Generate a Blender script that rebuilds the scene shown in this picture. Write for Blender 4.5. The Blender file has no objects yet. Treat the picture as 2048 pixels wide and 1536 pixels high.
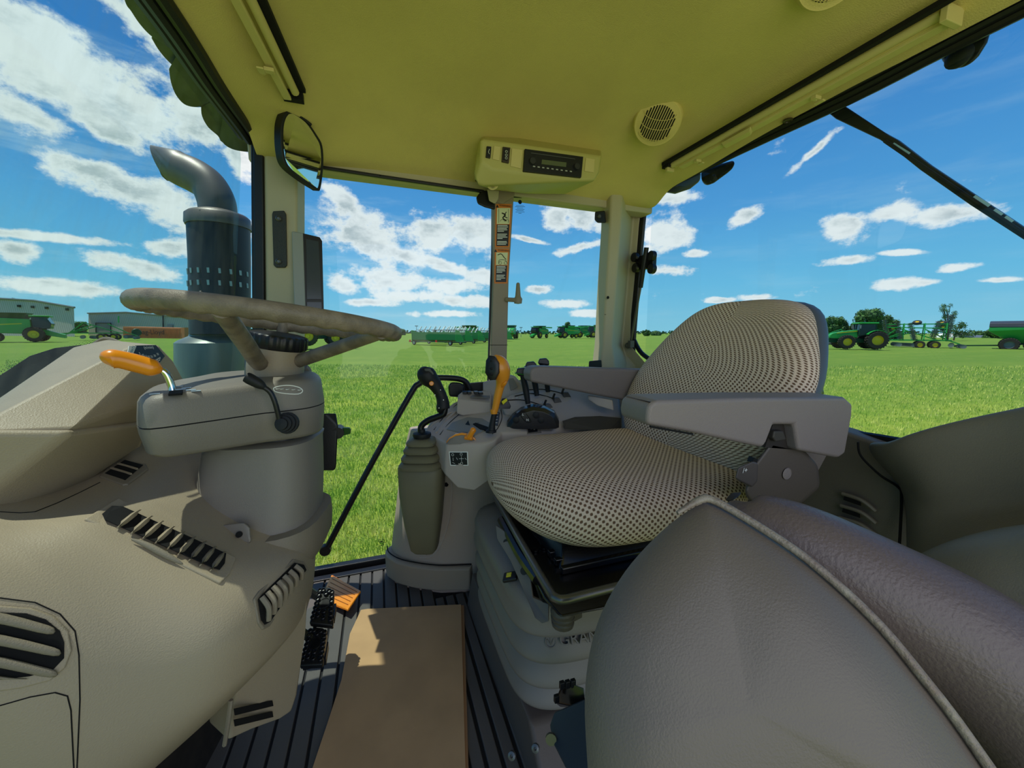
import bpy, bmesh, math, random
from mathutils import Vector as V, Matrix, noise
from mathutils.bvhtree import BVHTree
random.seed(7)
SC = bpy.context.scene
COL = SC.collection
# ------------------------------------------------------------------ camera calibration
F = 770.0; PITCH = math.radians(7.76); YAW = math.radians(19); H = 0.9
CAM = V((0, 0, H))
def ray(u, v):
    dx = (u-1024)/F; dy = (768-v)/F
    f = math.cos(PITCH)+dy*math.sin(PITCH); z = -math.sin(PITCH)+dy*math.cos(PITCH)
    return V((f*math.sin(YAW)+dx*math.cos(YAW), f*math.cos(YAW)-dx*math.sin(YAW), z))
def P(u, v, d): return CAM+ray(u, v)*d
def PX(u, v, x): r = ray(u, v); return CAM+r*(x/r.x)
def PY(u, v, y): r = ray(u, v); return CAM+r*(y/r.y)
def PZ(u, v, z): r = ray(u, v); return CAM+r*((z-H)/r.z)
# ------------------------------------------------------------------ materials
def lin(c):
    return tuple((x/255/12.92) if x/255 <= .04045 else ((x/255+.055)/1.055)**2.4 for x in c)+(1,)
MATS = {}
def mat(name, rgb, rough=.55, metal=0, bump=0, bscale=300, var=0, vscale=6, spec=.4, emis=0, rgb2=None, coat=0):
    if name in MATS: return MATS[name]
    m = bpy.data.materials.new(name); m.use_nodes = True
    nt = m.node_tree; b = nt.nodes['Principled BSDF']
    b.inputs['Base Color'].default_value = lin(rgb); b.inputs['Roughness'].default_value = rough
    b.inputs['Metallic'].default_value = metal; b.inputs['Specular IOR Level'].default_value = spec
    b.inputs['Coat Weight'].default_value = coat
    tc = nt.nodes.new('ShaderNodeTexCoord')
    if var or rgb2:
        n = nt.nodes.new('ShaderNodeTexNoise'); n.inputs['Scale'].default_value = vscale; n.inputs['Detail'].default_value = 6
        nt.links.new(tc.outputs['Object'], n.inputs['Vector'])
        mx = nt.nodes.new('ShaderNodeMix'); mx.data_type = 'RGBA'
        c1 = lin(rgb); c2 = lin(rgb2) if rgb2 else tuple(min(1, x*(1-var)) for x in c1[:3])+(1,)
        mr = nt.nodes.new('ShaderNodeMapRange'); mr.inputs[1].default_value = .4; mr.inputs[2].default_value = .62
        nt.links.new(n.outputs['Fac'], mr.inputs[0]); nt.links.new(mr.outputs[0], mx.inputs['Factor'])
        mx.inputs['A'].default_value = c1; mx.inputs['B'].default_value = c2
        nt.links.new(mx.outputs['Result'], b.inputs['Base Color'])
    if bump:
        n = nt.nodes.new('ShaderNodeTexNoise'); n.inputs['Scale'].default_value = bscale; n.inputs['Detail'].default_value = 2
        nt.links.new(tc.outputs['Object'], n.inputs['Vector'])
        bp = nt.nodes.new('ShaderNodeBump'); bp.inputs['Strength'].default_value = bump; bp.inputs['Distance'].default_value = .002
        nt.links.new(n.outputs['Fac'], bp.inputs['Height']); nt.links.new(bp.outputs['Normal'], b.inputs['Normal'])
    if emis:
        b.inputs['Emission Color'].default_value = lin(rgb); b.inputs['Emission Strength'].default_value = emis
    MATS[name] = m; return m
def glass(name, tint=(235, 245, 248), dirt=.03, refl=.05, dcol=(200, 215, 220), streak=False):
    m = bpy.data.materials.new(name); m.use_nodes = True; nt = m.node_tree
    for n in list(nt.nodes):
        if n.type != 'OUTPUT_MATERIAL': nt.nodes.remove(n)
    out = [n for n in nt.nodes if n.type == 'OUTPUT_MATERIAL'][0]
    tr = nt.nodes.new('ShaderNodeBsdfTransparent'); tr.inputs[0].default_value = lin(tint)
    gl = nt.nodes.new('ShaderNodeBsdfGlossy'); gl.inputs['Roughness'].default_value = .02
    df = nt.nodes.new('ShaderNodeBsdfDiffuse'); df.inputs[0].default_value = lin(dcol)
    tc = nt.nodes.new('ShaderNodeTexCoord'); mp = nt.nodes.new('ShaderNodeMapping')
    mp.inputs['Scale'].default_value = (14, 14, 1.2) if streak else (5, 5, 5)
    ns = nt.nodes.new('ShaderNodeTexNoise'); ns.inputs['Scale'].default_value = 3; ns.inputs['Detail'].default_value = 5
    nt.links.new(tc.outputs['Object'], mp.inputs[0]); nt.links.new(mp.outputs[0], ns.inputs['Vector'])
    mr = nt.nodes.new('ShaderNodeMapRange'); mr.inputs[1].default_value = .35; mr.inputs[2].default_value = .75
    mr.inputs[3].default_value = 0; mr.inputs[4].default_value = dirt*2
    nt.links.new(ns.outputs['Fac'], mr.inputs[0])
    m1 = nt.nodes.new('ShaderNodeMixShader'); nt.links.new(mr.outputs[0], m1.inputs[0])
    nt.links.new(tr.outputs[0], m1.inputs[1]); nt.links.new(df.outputs[0], m1.inputs[2])
    m2 = nt.nodes.new('ShaderNodeMixShader'); m2.inputs[0].default_value = refl
    nt.links.new(m1.outputs[0], m2.inputs[1]); nt.links.new(gl.outputs[0], m2.inputs[2])
    nt.links.new(m2.outputs[0], out.inputs[0]); return m
# ------------------------------------------------------------------ mesh builder
def rotz(a): return Matrix.Rotation(a, 3, 'Z')
def smooth_path(pts, k=6):
    pts = [V(p) for p in pts]; n = len(pts); out = []
    if n < 3: return pts
    for i in range(n-1):
        p0 = pts[max(i-1, 0)]; p1 = pts[i]; p2 = pts[i+1]; p3 = pts[min(i+2, n-1)]
        for j in range(k):
            t = j/k
            out.append(.5*((2*p1)+(p2-p0)*t+(2*p0-5*p1+4*p2-p3)*t*t+(3*p1-p0-3*p2+p3)*t**3))
    out.append(pts[-1]); return out
class MB:
    def __init__(s): s.b = bmesh.new(); s.uv = s.b.loops.layers.uv.new('UVMap')
    def face(s, pts):
        try: return s.b.faces.new([s.b.verts.new(V(p)) for p in pts])
        except ValueError: return None
    def box(s, c, size, R=None):
        c = V(c); R = R or Matrix.Identity(3); hx, hy, hz = [k/2 for k in size]
        vs = [s.b.verts.new(c+R@V((x, y, z))) for x in (-hx, hx) for y in (-hy, hy) for z in (-hz, hz)]
        for q in ((0, 1, 3, 2), (4, 6, 7, 5), (0, 4, 5, 1), (2, 3, 7, 6), (0, 2, 6, 4), (1, 5, 7, 3)): s.b.faces.new([vs[i] for i in q])
        return s
    def prism(s, pts, off):
        off = V(off); a = [s.b.verts.new(V(p)) for p in pts]; b = [s.b.verts.new(V(p)+off) for p in pts]; n = len(a)
        s.b.faces.new(a); s.b.faces.new(b[::-1])
        for i in range(n): s.b.faces.new((a[i], b[i], b[(i+1) % n], a[(i+1) % n]))
        return s
    def loft(s, rings, cap=True, closed=True, uvs=None):
        R = [[s.b.verts.new(V(p)) for p in r] for r in rings]; n = len(R[0])
        lens = [[0]*(n+1) for _ in R]
        for i, r in enumerate(rings):
            for j in range(n): lens[i][j+1] = lens[i][j]+(V(r[(j+1) % n])-V(r[j])).length
        acc = [0]
        for i in range(1, len(R)):
            acc.append(acc[-1]+sum((V(rings[i][j])-V(rings[i-1][j])).length for j in range(n))/n)
        m = n if closed else n-1
        for i in range(len(R)-1):
            for j in range(m):
                k = (j+1) % n
                f = s.b.faces.new((R[i][j], R[i][k], R[i+1][k], R[i+1][j]))
                if uvs:
                    f.loops[0][s.uv].uv = uvs[i][j]; f.loops[1][s.uv].uv = uvs[i][j+1]; f.loops[2][s.uv].uv = uvs[i+1][j+1]; f.loops[3][s.uv].uv = uvs[i+1][j]
                else:
                    f.loops[0][s.uv].uv = (lens[i][j], acc[i]); f.loops[1][s.uv].uv = (lens[i][j+1], acc[i])
                    f.loops[2][s.uv].uv = (lens[i+1][j+1], acc[i+1]); f.loops[3][s.uv].uv = (lens[i+1][j], acc[i+1])
        if cap and closed:
            try: s.b.faces.new(R[0][::-1]); s.b.faces.new(R[-1])
            except ValueError: pass
        return s
    def tube(s, pts, r, n=10, k=6, flat=None):
        rs = None
        if isinstance(r, (list, tuple)):
            rp = smooth_path([V((q, 0, 0)) for q in r], k); rs = [q.x for q in rp]
        path = smooth_path(pts, k); N = len(path); rings = []; up = None
        for i, p in enumerate(path):
            t = (path[min(i+1, N-1)]-path[max(i-1, 0)])
            if t.length < 1e-9: continue
            t.normalize()
            if up is None:
                up = V((0, 0, 1)) if abs(t.z) < .9 else V((1, 0, 0))
            x = t.cross(up).normalized(); up = x.cross(t).normalized()
            rr = rs[i] if rs else r; fl = flat or 1
            rings.append([p+(x*math.cos(a)*fl+up*math.sin(a))*rr for a in [2*math.pi*j/n for j in range(n)]])
        return s.loft(rings)
    def lathe(s, prof, o=(0, 0, 0), ax=(0, 0, 1), n=24, xd=None, cap=True):
        o = V(o); ax = V(ax).normalized(); x = V(xd).normalized() if xd else ax.orthogonal().normalized(); x = (x-ax*x.dot(ax)).normalized(); y = ax.cross(x)
        rings = [[o+ax*z+(x*math.cos(a)+y*math.sin(a))*max(r, 1e-5) for a in [2*math.pi*j/n for j in range(n)]] for r, z in prof]
        return s.loft(rings, cap=cap)
    def ball(s, c, r, n=16, R=None):
        c = V(c); r = (r, r, r) if not isinstance(r, (tuple, list)) else r; R = R or Matrix.Identity(3); m = n//2
        rings = [[c+R@V((r[0]*math.sin(t)*math.cos(a), r[1]*math.sin(t)*math.sin(a), r[2]*math.cos(t))) for a in [2*math.pi*j/n for j in range(n)]] for t in [max(.02, min(math.pi-.02, math.pi*i/m)) for i in range(m+1)]]
        return s.loft(rings)
    def hull(s, pts):
        vs = [s.b.verts.new(V(p)) for p in pts]
        r = bmesh.ops.convex_hull(s.b, input=vs)
        bad = [g for g in r['geom_interior']+r['geom_unused'] if isinstance(g, bmesh.types.BMVert)]
        bmesh.ops.delete(s.b, geom=list(set(bad)), context='VERTS')
        bmesh.ops.dissolve_limit(s.b, angle_limit=.09, verts=s.b.verts[:], edges=s.b.edges[:])
        return s
    def build(s, name, m, parent=None, bevel=0, seg=2, sub=0, flat=False, solid=0, uvs=None):
        me = bpy.data.meshes.new(name); bmesh.ops.recalc_face_normals(s.b, faces=s.b.faces[:]) if not solid else None
        s.b.to_mesh(me); s.b.free()
        o = bpy.data.objects.new(name, me); COL.objects.link(o)
        if m: me.materials.append(m)
        if not flat:
            for p in me.polygons: p.use_smooth = True
        if solid:
            md = o.modifiers.new('solid', 'SOLIDIFY'); md.thickness = solid; md.offset = -1
        if sub:
            md = o.modifiers.new('sub', 'SUBSURF'); md.levels = sub; md.render_levels = sub
        if bevel:
            md = o.modifiers.new('bev', 'BEVEL'); md.width = bevel; md.segments = seg; md.limit_method = 'ANGLE'; md.angle_limit = math.radians(28); md.harden_normals = True
        elif not flat and not sub:
            me.set_sharp_from_angle(angle=math.radians(40))
        if parent: own(o, parent)
        return o
def own(o, parent):
    o.parent = parent
    o.matrix_parent_inverse = Matrix.Translation(-parent.location) if parent.type == 'EMPTY' else Matrix.Identity(4)
def thing(name, label, cat, loc=(0, 0, 0), group=None):
    o = bpy.data.objects.new(name, None); COL.objects.link(o); o.location = loc; o.empty_display_size = .05
    return tag(o, label, cat, group)
def tag(o, label, cat, group=None, kind=None):
    o['label'] = label; o['category'] = cat
    if group: o['group'] = group
    if kind: o['kind'] = kind
    return o
def struct(o, label=None, cat=None):
    o['kind'] = 'structure'
    if label: o['label'] = label
    if cat: o['category'] = cat
    return o
def text(name, s, org, xd, yd, size, m, parent, align='CENTER', lift=.0004, depth=.0):
    cu = bpy.data.curves.new(name, 'FONT'); cu.body = s; cu.size = size; cu.align_x = align; cu.align_y = 'CENTER'; cu.extrude = depth
    t = bpy.data.objects.new(name, cu); COL.objects.link(t)
    dg = bpy.context.evaluated_depsgraph_get(); me = bpy.data.meshes.new_from_object(t.evaluated_get(dg))
    bpy.data.objects.remove(t); xd = V(xd).normalized(); zd = xd.cross(V(yd)).normalized(); y2 = zd.cross(xd)
    M = Matrix((xd, y2, zd)).transposed()
    for v in me.vertices: v.co = V(org)+M@v.co+zd*lift
    me.materials.clear(); me.materials.append(m)
    o = bpy.data.objects.new(name, me); COL.objects.link(o)
    if parent: own(o, parent)
    return o
def bvh(objs):
    dg = bpy.context.evaluated_depsgraph_get(); vs = []; fs = []
    for o in objs:
        e = o.evaluated_get(dg); me = e.to_mesh(); k = len(vs)
        M = o.matrix_world if not o.parent else Matrix.Identity(4)
        vs += [M@v.co for v in me.vertices]; fs += [[k+i for i in p.vertices] for p in me.polygons]; e.to_mesh_clear()
    return BVHTree.FromPolygons(vs, fs)
def hit(b, u, v, off=0):
    r = ray(u, v).normalized(); loc, n, i, d = b.ray_cast(CAM, r)
    if loc is None:
        best = None
        for k in range(26):
            q = P(u, v, .42+k*.05); l2, n2, i2, d2 = b.find_nearest(q)
            if l2 is not None and (best is None or d2 < best[0]): best = (d2, l2, n2)
        n = best[2]
        if n.dot(r) > 0: n = -n
        return best[1]+n*off, n
    if n.dot(r) > 0: n = -n
    return loc+n*off, n
def rrect(cx, cy, hx, hy, z, n=24, p=4.0, rot=0):
    out = []
    for j in range(n):
        a = 2*math.pi*j/n; c, s_ = math.cos(a), math.sin(a)
        x = hx*math.copysign(abs(c)**(2/p), c); y = hy*math.copysign(abs(s_)**(2/p), s_)
        out.append(V((cx+x*math.cos(rot)-y*math.sin(rot), cy+x*math.sin(rot)+y*math.cos(rot), z)))
    return out
def bar(a, b, w, h, up=(0, 0, 1)):
    a, b, up = V(a), V(b), V(up); t = (b-a); L = t.length; t.normalize(); s_ = t.cross(up).normalized(); u2 = s_.cross(t)
    return (a+b)/2, (L, w, h), Matrix((t, s_, u2)).transposed()

M_dash = mat('dash_plastic', (158, 143, 120), .5, bump=.25, bscale=500)
M_dash2 = mat('dash_plastic_dark', (132, 121, 104), .55, bump=.25, bscale=500)
M_col = mat('column_plastic', (124, 116, 107), .5, bump=.2, bscale=600)
M_colT = mat('column_cover', (132, 124, 114), .5, bump=.2, bscale=600)
M_con = mat('console_plastic', (176, 163, 153), .5, bump=.2, bscale=600)
M_conB = mat('console_base', (170, 154, 140), .55, bump=.2, bscale=600)
M_pil = mat('pillar_trim', (182, 170, 140), .55, bump=.15, bscale=500)
M_ceil = mat('headliner', (214, 194, 120), .8, bump=.35, bscale=350, var=.08, vscale=4)  # olive-yellow of the grass bounce is put into this base colour
M_shade = mat('shade_beige', (204, 188, 124), .5)
M_blk = mat('black_plastic', (24, 24, 27), .4, bump=.1, bscale=400)
M_rub = mat('black_rubber', (20, 20, 22), .6)
M_void = mat('shade_seam_black', (9, 8, 8), .9)  # near-black; stands in for shade in the dash vents, also dark seams
M_org = mat('orange_plastic', (232, 140, 22), .3, coat=.3)
M_chr = mat('chrome', (205, 205, 200), .12, metal=1)
M_stl = mat('painted_steel', (105, 102, 98), .3, metal=.6)
M_fr = mat('seat_frame_black', (14, 12, 16), .22, spec=.7)
M_bel = mat('bellows_grey', (124, 115, 107), .5, bump=.1, bscale=300)
M_arm = mat('armrest_grey', (128, 117, 114), .5, bump=.3, bscale=700)
M_shell = mat('shell_grey', (104, 94, 86), .42, bump=.22, bscale=520)
M_vinyl = mat('vinyl', (100, 87, 85), .38, bump=.4, bscale=260)
M_worn = mat('worn_vinyl', (138, 128, 116), .4, bump=.6, bscale=320, rgb2=(116, 100, 90), vscale=60)
M_card = mat('cardboard', (186, 150, 108), .85, var=.12, vscale=9, bump=.1, bscale=60)
M_cardE = mat('cardboard_edge', (150, 112, 76), .9)
M_mat = mat('floor_rubber', (88, 84, 80), .6, var=.15, vscale=5, bump=.15, bscale=200)
M_matG = mat('floor_groove', (24, 24, 27), .8)
M_white = mat('white_print', (235, 235, 228), .5)
M_boot = mat('boot_olive', (112, 107, 84), .55, var=.1, vscale=8)
M_wheel = mat('wheel_grip', (134, 120, 102), .5, bump=.35, bscale=420, rgb2=(108, 96, 82), vscale=30)
M_hub = mat('wheel_hub', (150, 136, 116), .5, bump=.2, bscale=300)
M_green = mat('machine_green', (44, 158, 66), .35)
M_yel = mat('rim_yellow', (235, 200, 30), .4)
M_tire = mat('tire', (48, 44, 40), .85)
M_decO = mat('decal_orange', (214, 120, 40), .5)
M_decY = mat('decal_cream', (215, 215, 170), .5)
# ================================================================== CAB SHELL
G_side = glass('side_glass', refl=.03, dirt=.006)
G_wind = glass('wind_glass', tint=(225, 242, 240), dirt=.05, refl=.04, streak=True)
# floor
o = struct(MB().prism([(-.75, -.12, -.03), (1.25, -.12, -.03), (1.25, 1.5, -.03), (-.75, 1.5, -.03)], (0, 0, .03)).build('floor', M_matG), 'dark rubber covered cab floor', 'floor')
fm = thing('floor_mat', 'dark grey ribbed rubber floor mat on the cab floor under the cardboard', 'mat', (0, .7, 0))
b = MB(); b.box((.25, .69, .004), (1.9, 1.6, .006)); b.build('mat_base', M_matG, fm)
b = MB(); x = -.68
while x < 1.1:
    if x < .13:
        b.box((x, 1.03, .0095), (.034, .82, .007)) if -.33 < x else b.box((x, .9, .0095), (.034, .6, .007))
    x += .040
b.build('rib_field', M_mat, fm, bevel=.002)
b = MB(); b.box((-.32, .25, .010), (.76, .72, .008)); b.box((.03, .25, .010), (.2, .72, .008)); b.build('flat_field', M_mat, fm, bevel=.003)
b = MB()
for i in range(6): b.box((.155+i*.034, .55, .0105), (.026, 1.3, .009))
b.build('rib_field', M_mat, fm, bevel=.003)
# door sill
b = MB(); b.box((-.2, 1.485, .016), (.9, .03, .032)); b.box((-.2, 1.44, .012), (.9, .03, .012))
struct(b.build('trim_1', M_blk, bevel=.004), 'black door sill along the far edge of the floor', 'trim')
# ceiling: headliner grid
rows = []
Xs = [-.31, -.27, -.2, -.05, .2, .45, .7, .9, 1.0, 1.06, 1.09]
Ys = [-.35, 0, .3, .6, .9, 1.1, 1.22, 1.3, 1.36, 1.40]
def ceil_z(x, y):
    z = 1.56
    z -= .105*max(0, 1-(x+.31)/.22)**1.5
    z -= .085*max(0, 1-(1.09-x)/.22)**1.3
    z -= .14*max(0, (y-.95)/.45)**1.8 if y > .95 else 0
    z -= .012*math.exp(-((x-.33)/.06)**2)*(1 if y < 1 else .4)
    return max(z, 1.405 if y > 1.3 else 1.45)
rings = [[(x-(.06*max(0, (y-.95)/.4)**2 if x < -.2 and y > 1.1 else 0)*0, y, ceil_z(x, y)) for y in Ys] for x in Xs]
b = MB(); b.loft(rings, cap=False, closed=False)
o = b.build('ceiling', M_ceil, sub=2); CE = bvh([o]); struct(o, 'cab headliner with olive grass bounce painted into its colour, curving down at its edges', 'ceiling')
b = MB(); b.box((.39, .52, 1.63), (1.44, 1.84, .08)); struct(b.build('ceiling_roof', mat('roof_out', (60, 90, 55), .5), bevel=.02), 'outer cab roof above the headliner', 'roof')
# side header bands (far side)
b = MB(); b.prism([(-.34, 1.40, 1.40), (1.10, 1.40, 1.385), (1.10, 1.40, 1.46), (-.34, 1.40, 1.46)], (0, .07, 0))
struct(b.build('trim_2', M_pil, bevel=.006), 'roof rail over the far side windows', 'trim')
def frame(name, pts, w, mt, label, plane_n, closed=True, th=.012):
    n = len(pts); b = MB()
    for i in range(n if closed else n-1):
        a, c = V(pts[i]), V(pts[(i+1) % n]); d = (c-a).normalized()
        b.box(*bar(a-d*w/2, c+d*w/2, w, th, plane_n))
    return struct(b.build(name, mt, bevel=.003), label, 'trim')
# far door glass (left panel) and quarter glass
yg = 1.40
dl = [PY(598, 331, yg), PY(700, 346, yg), PY(985, 383, yg), PY(978, 760, yg), V((.38, yg, .05)), V((-.30, 1.40, .05)), V((-.29, 1.40, .8))]
def pane(name, pts, m, label, off):
    b = MB(); b.face(pts); return struct(b.build(name, m, flat=True), label, 'window')
pane('window_1', [PY(560, 322, 1.43), PY(990, 382, 1.43), (.42, 1.43, .7), (.40, 1.49, .03), (-.30, 1.49, .03), (-.27, 1.43, .7)], G_side, 'clear far side door glass between front pillar and middle post', 0)
pane('window_2', [(.44, 1.43, 1.41), (.90, 1.43, 1.41), (.90, 1.43, .6), (.44, 1.43, .6)], G_side, 'clear far side rear quarter glass right of the middle post', 0)
frame('trim_3', [PY(592, 327, 1.392), PY(760, 353, 1.392), PY(965, 383, 1.392)], .010, M_blk, 'black seal along the top of the far door glass', (0, 1, 0), False)
frame('trim_4', [PY(990, 384, 1.415), PY(983, 560, 1.415), PY(977, 760, 1.415)], .010, M_blk, 'black seal at the front edge of the middle post', (0, 1, 0), False)
frame('trim_5', [PY(1018, 391, 1.415), PY(1190, 398, 1.415), PY(1209, 402, 1.415), PY(1213, 425, 1.415), PY(1196, 745, 1.415)], .014, M_blk, 'black seal around the rear quarter glass', (0, 1, 0), False)
# far-side lower wall behind console
b = MB(); b.prism([(.02, 1.42, 0), (1.2, 1.42, 0), (1.2, 1.42, .66), (.42, 1.42, .68), (.40, 1.42, .66), (.3, 1.42, .60), (.12, 1.42, .45), (.02, 1.42, .1)], (0, .05, 0))
struct(b.build('wall_far', M_con, bevel=.01), 'grey lower side wall behind the console', 'wall')
# B post
b = MB(); b.loft([[PY(988, 384, 1.39), PY(1028, 386, 1.39), PY(1028, 386, 1.42)+V((0, .01, 0)), PY(988, 384, 1.39)+V((0, .04, 0))],
                  [PY(987, 560, 1.39), PY(1018, 560, 1.39), PY(1018, 560, 1.39)+V((0, .04, 0)), PY(987, 560, 1.39)+V((0, .04, 0))],
                  [PY(980, 770, 1.39), PY(1013, 770, 1.39), PY(1013, 770, 1.39)+V((0, .04, 0)), PY(980, 770, 1.39)+V((0, .04, 0))]])
b.prism([PY(984, 364, 1.385), PY(1030, 372, 1.385), PY(1030, 392, 1.385), PY(1006, 408, 1.385), PY(982, 402, 1.385)], (0, .03, 0))
struct(b.build('wall_post', mat('post_trim', (146, 132, 112), .55, bump=.1), bevel=.005), 'taupe middle door post on the far side', 'post')
b = MB(); b.box(*bar(PY(980, 690, 1.388), PY(1016, 690, 1.388), .0015, .001, (0, 1, 0))); struct(b.build('trim_6', M_void, flat=True), 'seam line across the middle post', 'trim')
# A pillar
def ring4(pts): return pts
b = MB(); 
def pil(u0, u1, v, y0, y1): return [PY(u0, v, y0), PY(u1, v, y0), PY(u1, v, y0)+V((.012, y1-y0, 0)), PY(u0, v, y0)+V((-.03, y1-y0, 0))]
b.loft([pil(526, 592, 240, 1.37, 1.44), pil(529, 594, 300, 1.37, 1.44), pil(531, 594, 450, 1.37, 1.44), pil(533, 594, 620, 1.37, 1.44), pil(536, 596, 760, 1.37, 1.44), pil(545, 600, 1100, 1.38, 1.44)])
struct(b.build('wall_front_pillar', M_pil, bevel=.008), 'beige far front cab pillar', 'pillar')
b = MB(); b.box(*bar(PY(519, 268, 1.385), PY(523, 800, 1.385), .026, .03, (0, 1, 0))); b.box(*bar(PY(510, 285, 1.40), PY(513, 800, 1.40), .012, .04, (0, 1, 0)))
struct(b.build('trim_7', M_blk, bevel=.004), 'black windshield seal beside the far front pillar', 'trim')
b = MB(); b.box(*bar(PY(596, 330, 1.41), PY(598, 760, 1.41), .008, .03, (0, 1, 0))); struct(b.build('trim_8', mat('seal_grey', (96, 104, 108), .5), bevel=.002), 'thin grey door seal beside the far front pillar', 'trim')
# front header seal + windshield
hp = [PZ(u, v, 1.452) for u, v in [(516, 282), (495, 250), (443, 176), (393, 96), (352, 4)]]+[V((-.33, .3, 1.452)), V((-.33, -.3, 1.452))]
hp[4] = V((-.315, .87, 1.452))
b = MB(); b.tube(hp, .013, 8); b.tube([p+V((-.022, 0, -.002)) for p in hp], .012, 8); b.tube([p+V((-.040, 0, .01)) for p in hp], .014, 8)
struct(b.build('trim_9', M_blk), 'black double rubber seal between windshield and headliner', 'trim')
rings = []
for t in [0, .15, .35, .6, .8, 1]:
    z = 1.46-.78*t; rings.append([(-.35-.30*t*(1-.35*max(0, (y-.7)/.7)**2)+.10*max(0, (y-1.0)/.4)**2*t, y, z) for y in [-.1, .2, .5, .8, 1.05, 1.25, 1.40]])
b = MB(); b.loft(rings, cap=False, closed=False); o = b.build('window_3', G_wind, sub=1); struct(o, 'large curved windshield with faint dirt streaks', 'window')
# rear window & frame
xr = 1.10
pane('window_4', [(xr+.012, 1.42, 1.48), (xr+.012, -.1, 1.48), (xr+.012, -.1, .6), (xr+.012, 1.42, .6)], G_side, 'large rear window behind the operator seat', 0)
rl = [PX(1262, 770, xr), PX(1262, 690, xr), PX(1272, 560, xr), PX(1283, 430, xr), PX(1290, 388, xr), PX(1480, 292, xr), PX(1700, 186, xr), PX(1900, 80, xr), V((xr, .3, 1.475)), V((xr, -.1, 1.475))]
b = MB()
for k in range(3):
    off = V((-.004+.006*k, 0, .010-.012*k)); q = [p+off*(1 if i > 3 else 0)+(V((0, -.010*k, 0)) if i <= 4 else V()) for i, p in enumerate(rl)]
    b.tube(q, .009, 8, 4)
b.tube([PX(1268, 680, xr), PX(1285, 708, xr), PX(1330, 735, xr), PX(1400, 770, xr)], .010, 8)
b.tube([PX(1560, 850, xr), PX(1700, 868, xr), PX(1790, 882, xr), V((xr, .3, .66))], .010, 8)
struct(b.build('trim_10', M_blk), 'black layered rubber seal around the rear window', 'trim')
# C pillar: loft of rings from roof to console
def cp(v, ul, ur, u2): return [PY(ul, v, 1.37), PY((ul+ur)/2, v, 1.36), PX(ur, v, 1.07), PX(u2, v, 1.09), PX(u2, v, 1.09)+V((.02, .08, 0)), PY(ul, v, 1.37)+V((0, .07, 0))]
b = MB(); b.loft([cp(355, 1226, 1262, 1286), cp(390, 1222, 1268, 1287), cp(450, 1220, 1264, 1280), cp(560, 1213, 1254, 1271), cp(630, 1209, 1248, 1264), cp(690, 1206, 1243, 1262), cp(735, 1200, 1260, 1300), cp(775, 1196, 1280, 1330)])
struct(b.build('wall_rear_pillar', M_pil, bevel=.01), 'beige far rear cab pillar', 'pillar')
b = MB(); b.box(*bar(PY(1209, 629, 1.358), PX(1246, 629, 1.068), .0015, .0015)); struct(b.build('trim_11', M_void, flat=True), 'seam across the far rear pillar', 'trim')
# rear lower wall
b = MB(); b.prism([(1.06, 1.42, 0), (1.06, .0, 0), (1.06, .0, .60), (1.06, .5, .645), (1.06, .60, .66), (1.06, 1.0, .70), (1.06, 1.42, .72)], (.06, 0, 0))
struct(b.build('wall_rear', mat('rear_trim', (112, 104, 92), .55, bump=.2, bscale=500), bevel=.01), 'dark taupe lower rear cab wall', 'wall')
b = MB()   # rear vent slots
vt = thing('rear_vent', 'slotted black air vent low on the rear wall behind the armrest', 'vent', PX(1705, 1035, 1.05))
for i in range(4):
    v = 992+i*24
    b.hull([PX(u, w, x_) for u, w in [(1690-i*3, v-6), (1722-i*2, v+6), (1722-i*2, v+20), (1687-i*3, v+8)] for x_ in (1.045, 1.058)])
b.build('slot_opening', M_void, vt)
b = MB()
for i in range(5):
    v = 985+i*24
    b.tube([PX(1685-i*3, v+2, 1.048), PX(1722-i, v+15, 1.045), PX(1752, v+38, 1.048)], .0045, 6)
b.build('slat', mat('vent_slat', (128, 119, 106), .5), vt)
# near fender trim (left-rear)
rows = [[P(1722, 882, .86), P(1765, 890, .80), P(1795, 872, .76), P(1900, 838, .70), P(2048, 806, .63), P(2300, 750, .5)],
        [P(1733, 915, .86), P(1790, 920, .78), P(1830, 905, .74), P(1920, 880, .68), P(2060, 850, .61), P(2320, 800, .48)],
        [P(1770, 948, .85), P(1815, 965, .78), P(1860, 985, .73), P(1950, 960, .68), P(2070, 940, .61), P(2340, 900, .48)],
        [P(1803, 975, .84), P(1822, 1005, .79), P(1870, 1030, .75), P(1960, 1020, .69), P(2080, 1000, .62), P(2350, 980, .48)],
        [P(1806, 1060, .82), P(1822, 1070, .78), P(1870, 1075, .73), P(1970, 1045, .66), P(2080, 1030, .60), P(2350, 1000, .46)],
        [P(1806, 1180, .80), P(1822, 1180, .76), P(1880, 1170, .70), P(1980, 1160, .62), P(2080, 1150, .56), P(2350, 1100, .44)]]
b = MB(); b.loft(rows, cap=False, closed=False); o = b.build('wall_near', mat('fender_trim', (124, 116, 100), .5, bump=.2, bscale=500), sub=2, solid=-.02); struct(o, 'moulded grey fender trim at the near rear corner', 'wall')
b = MB(); b.tube([P(1716, 884, .855), P(1722, 912, .855), P(1760, 950, .85), P(1797, 975, .84), P(1803, 1000, .83), P(1798, 1105, .81)], .0025, 6); struct(b.build('trim_12', M_void), 'dark seam at the fender trim edge', 'trim')
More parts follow.
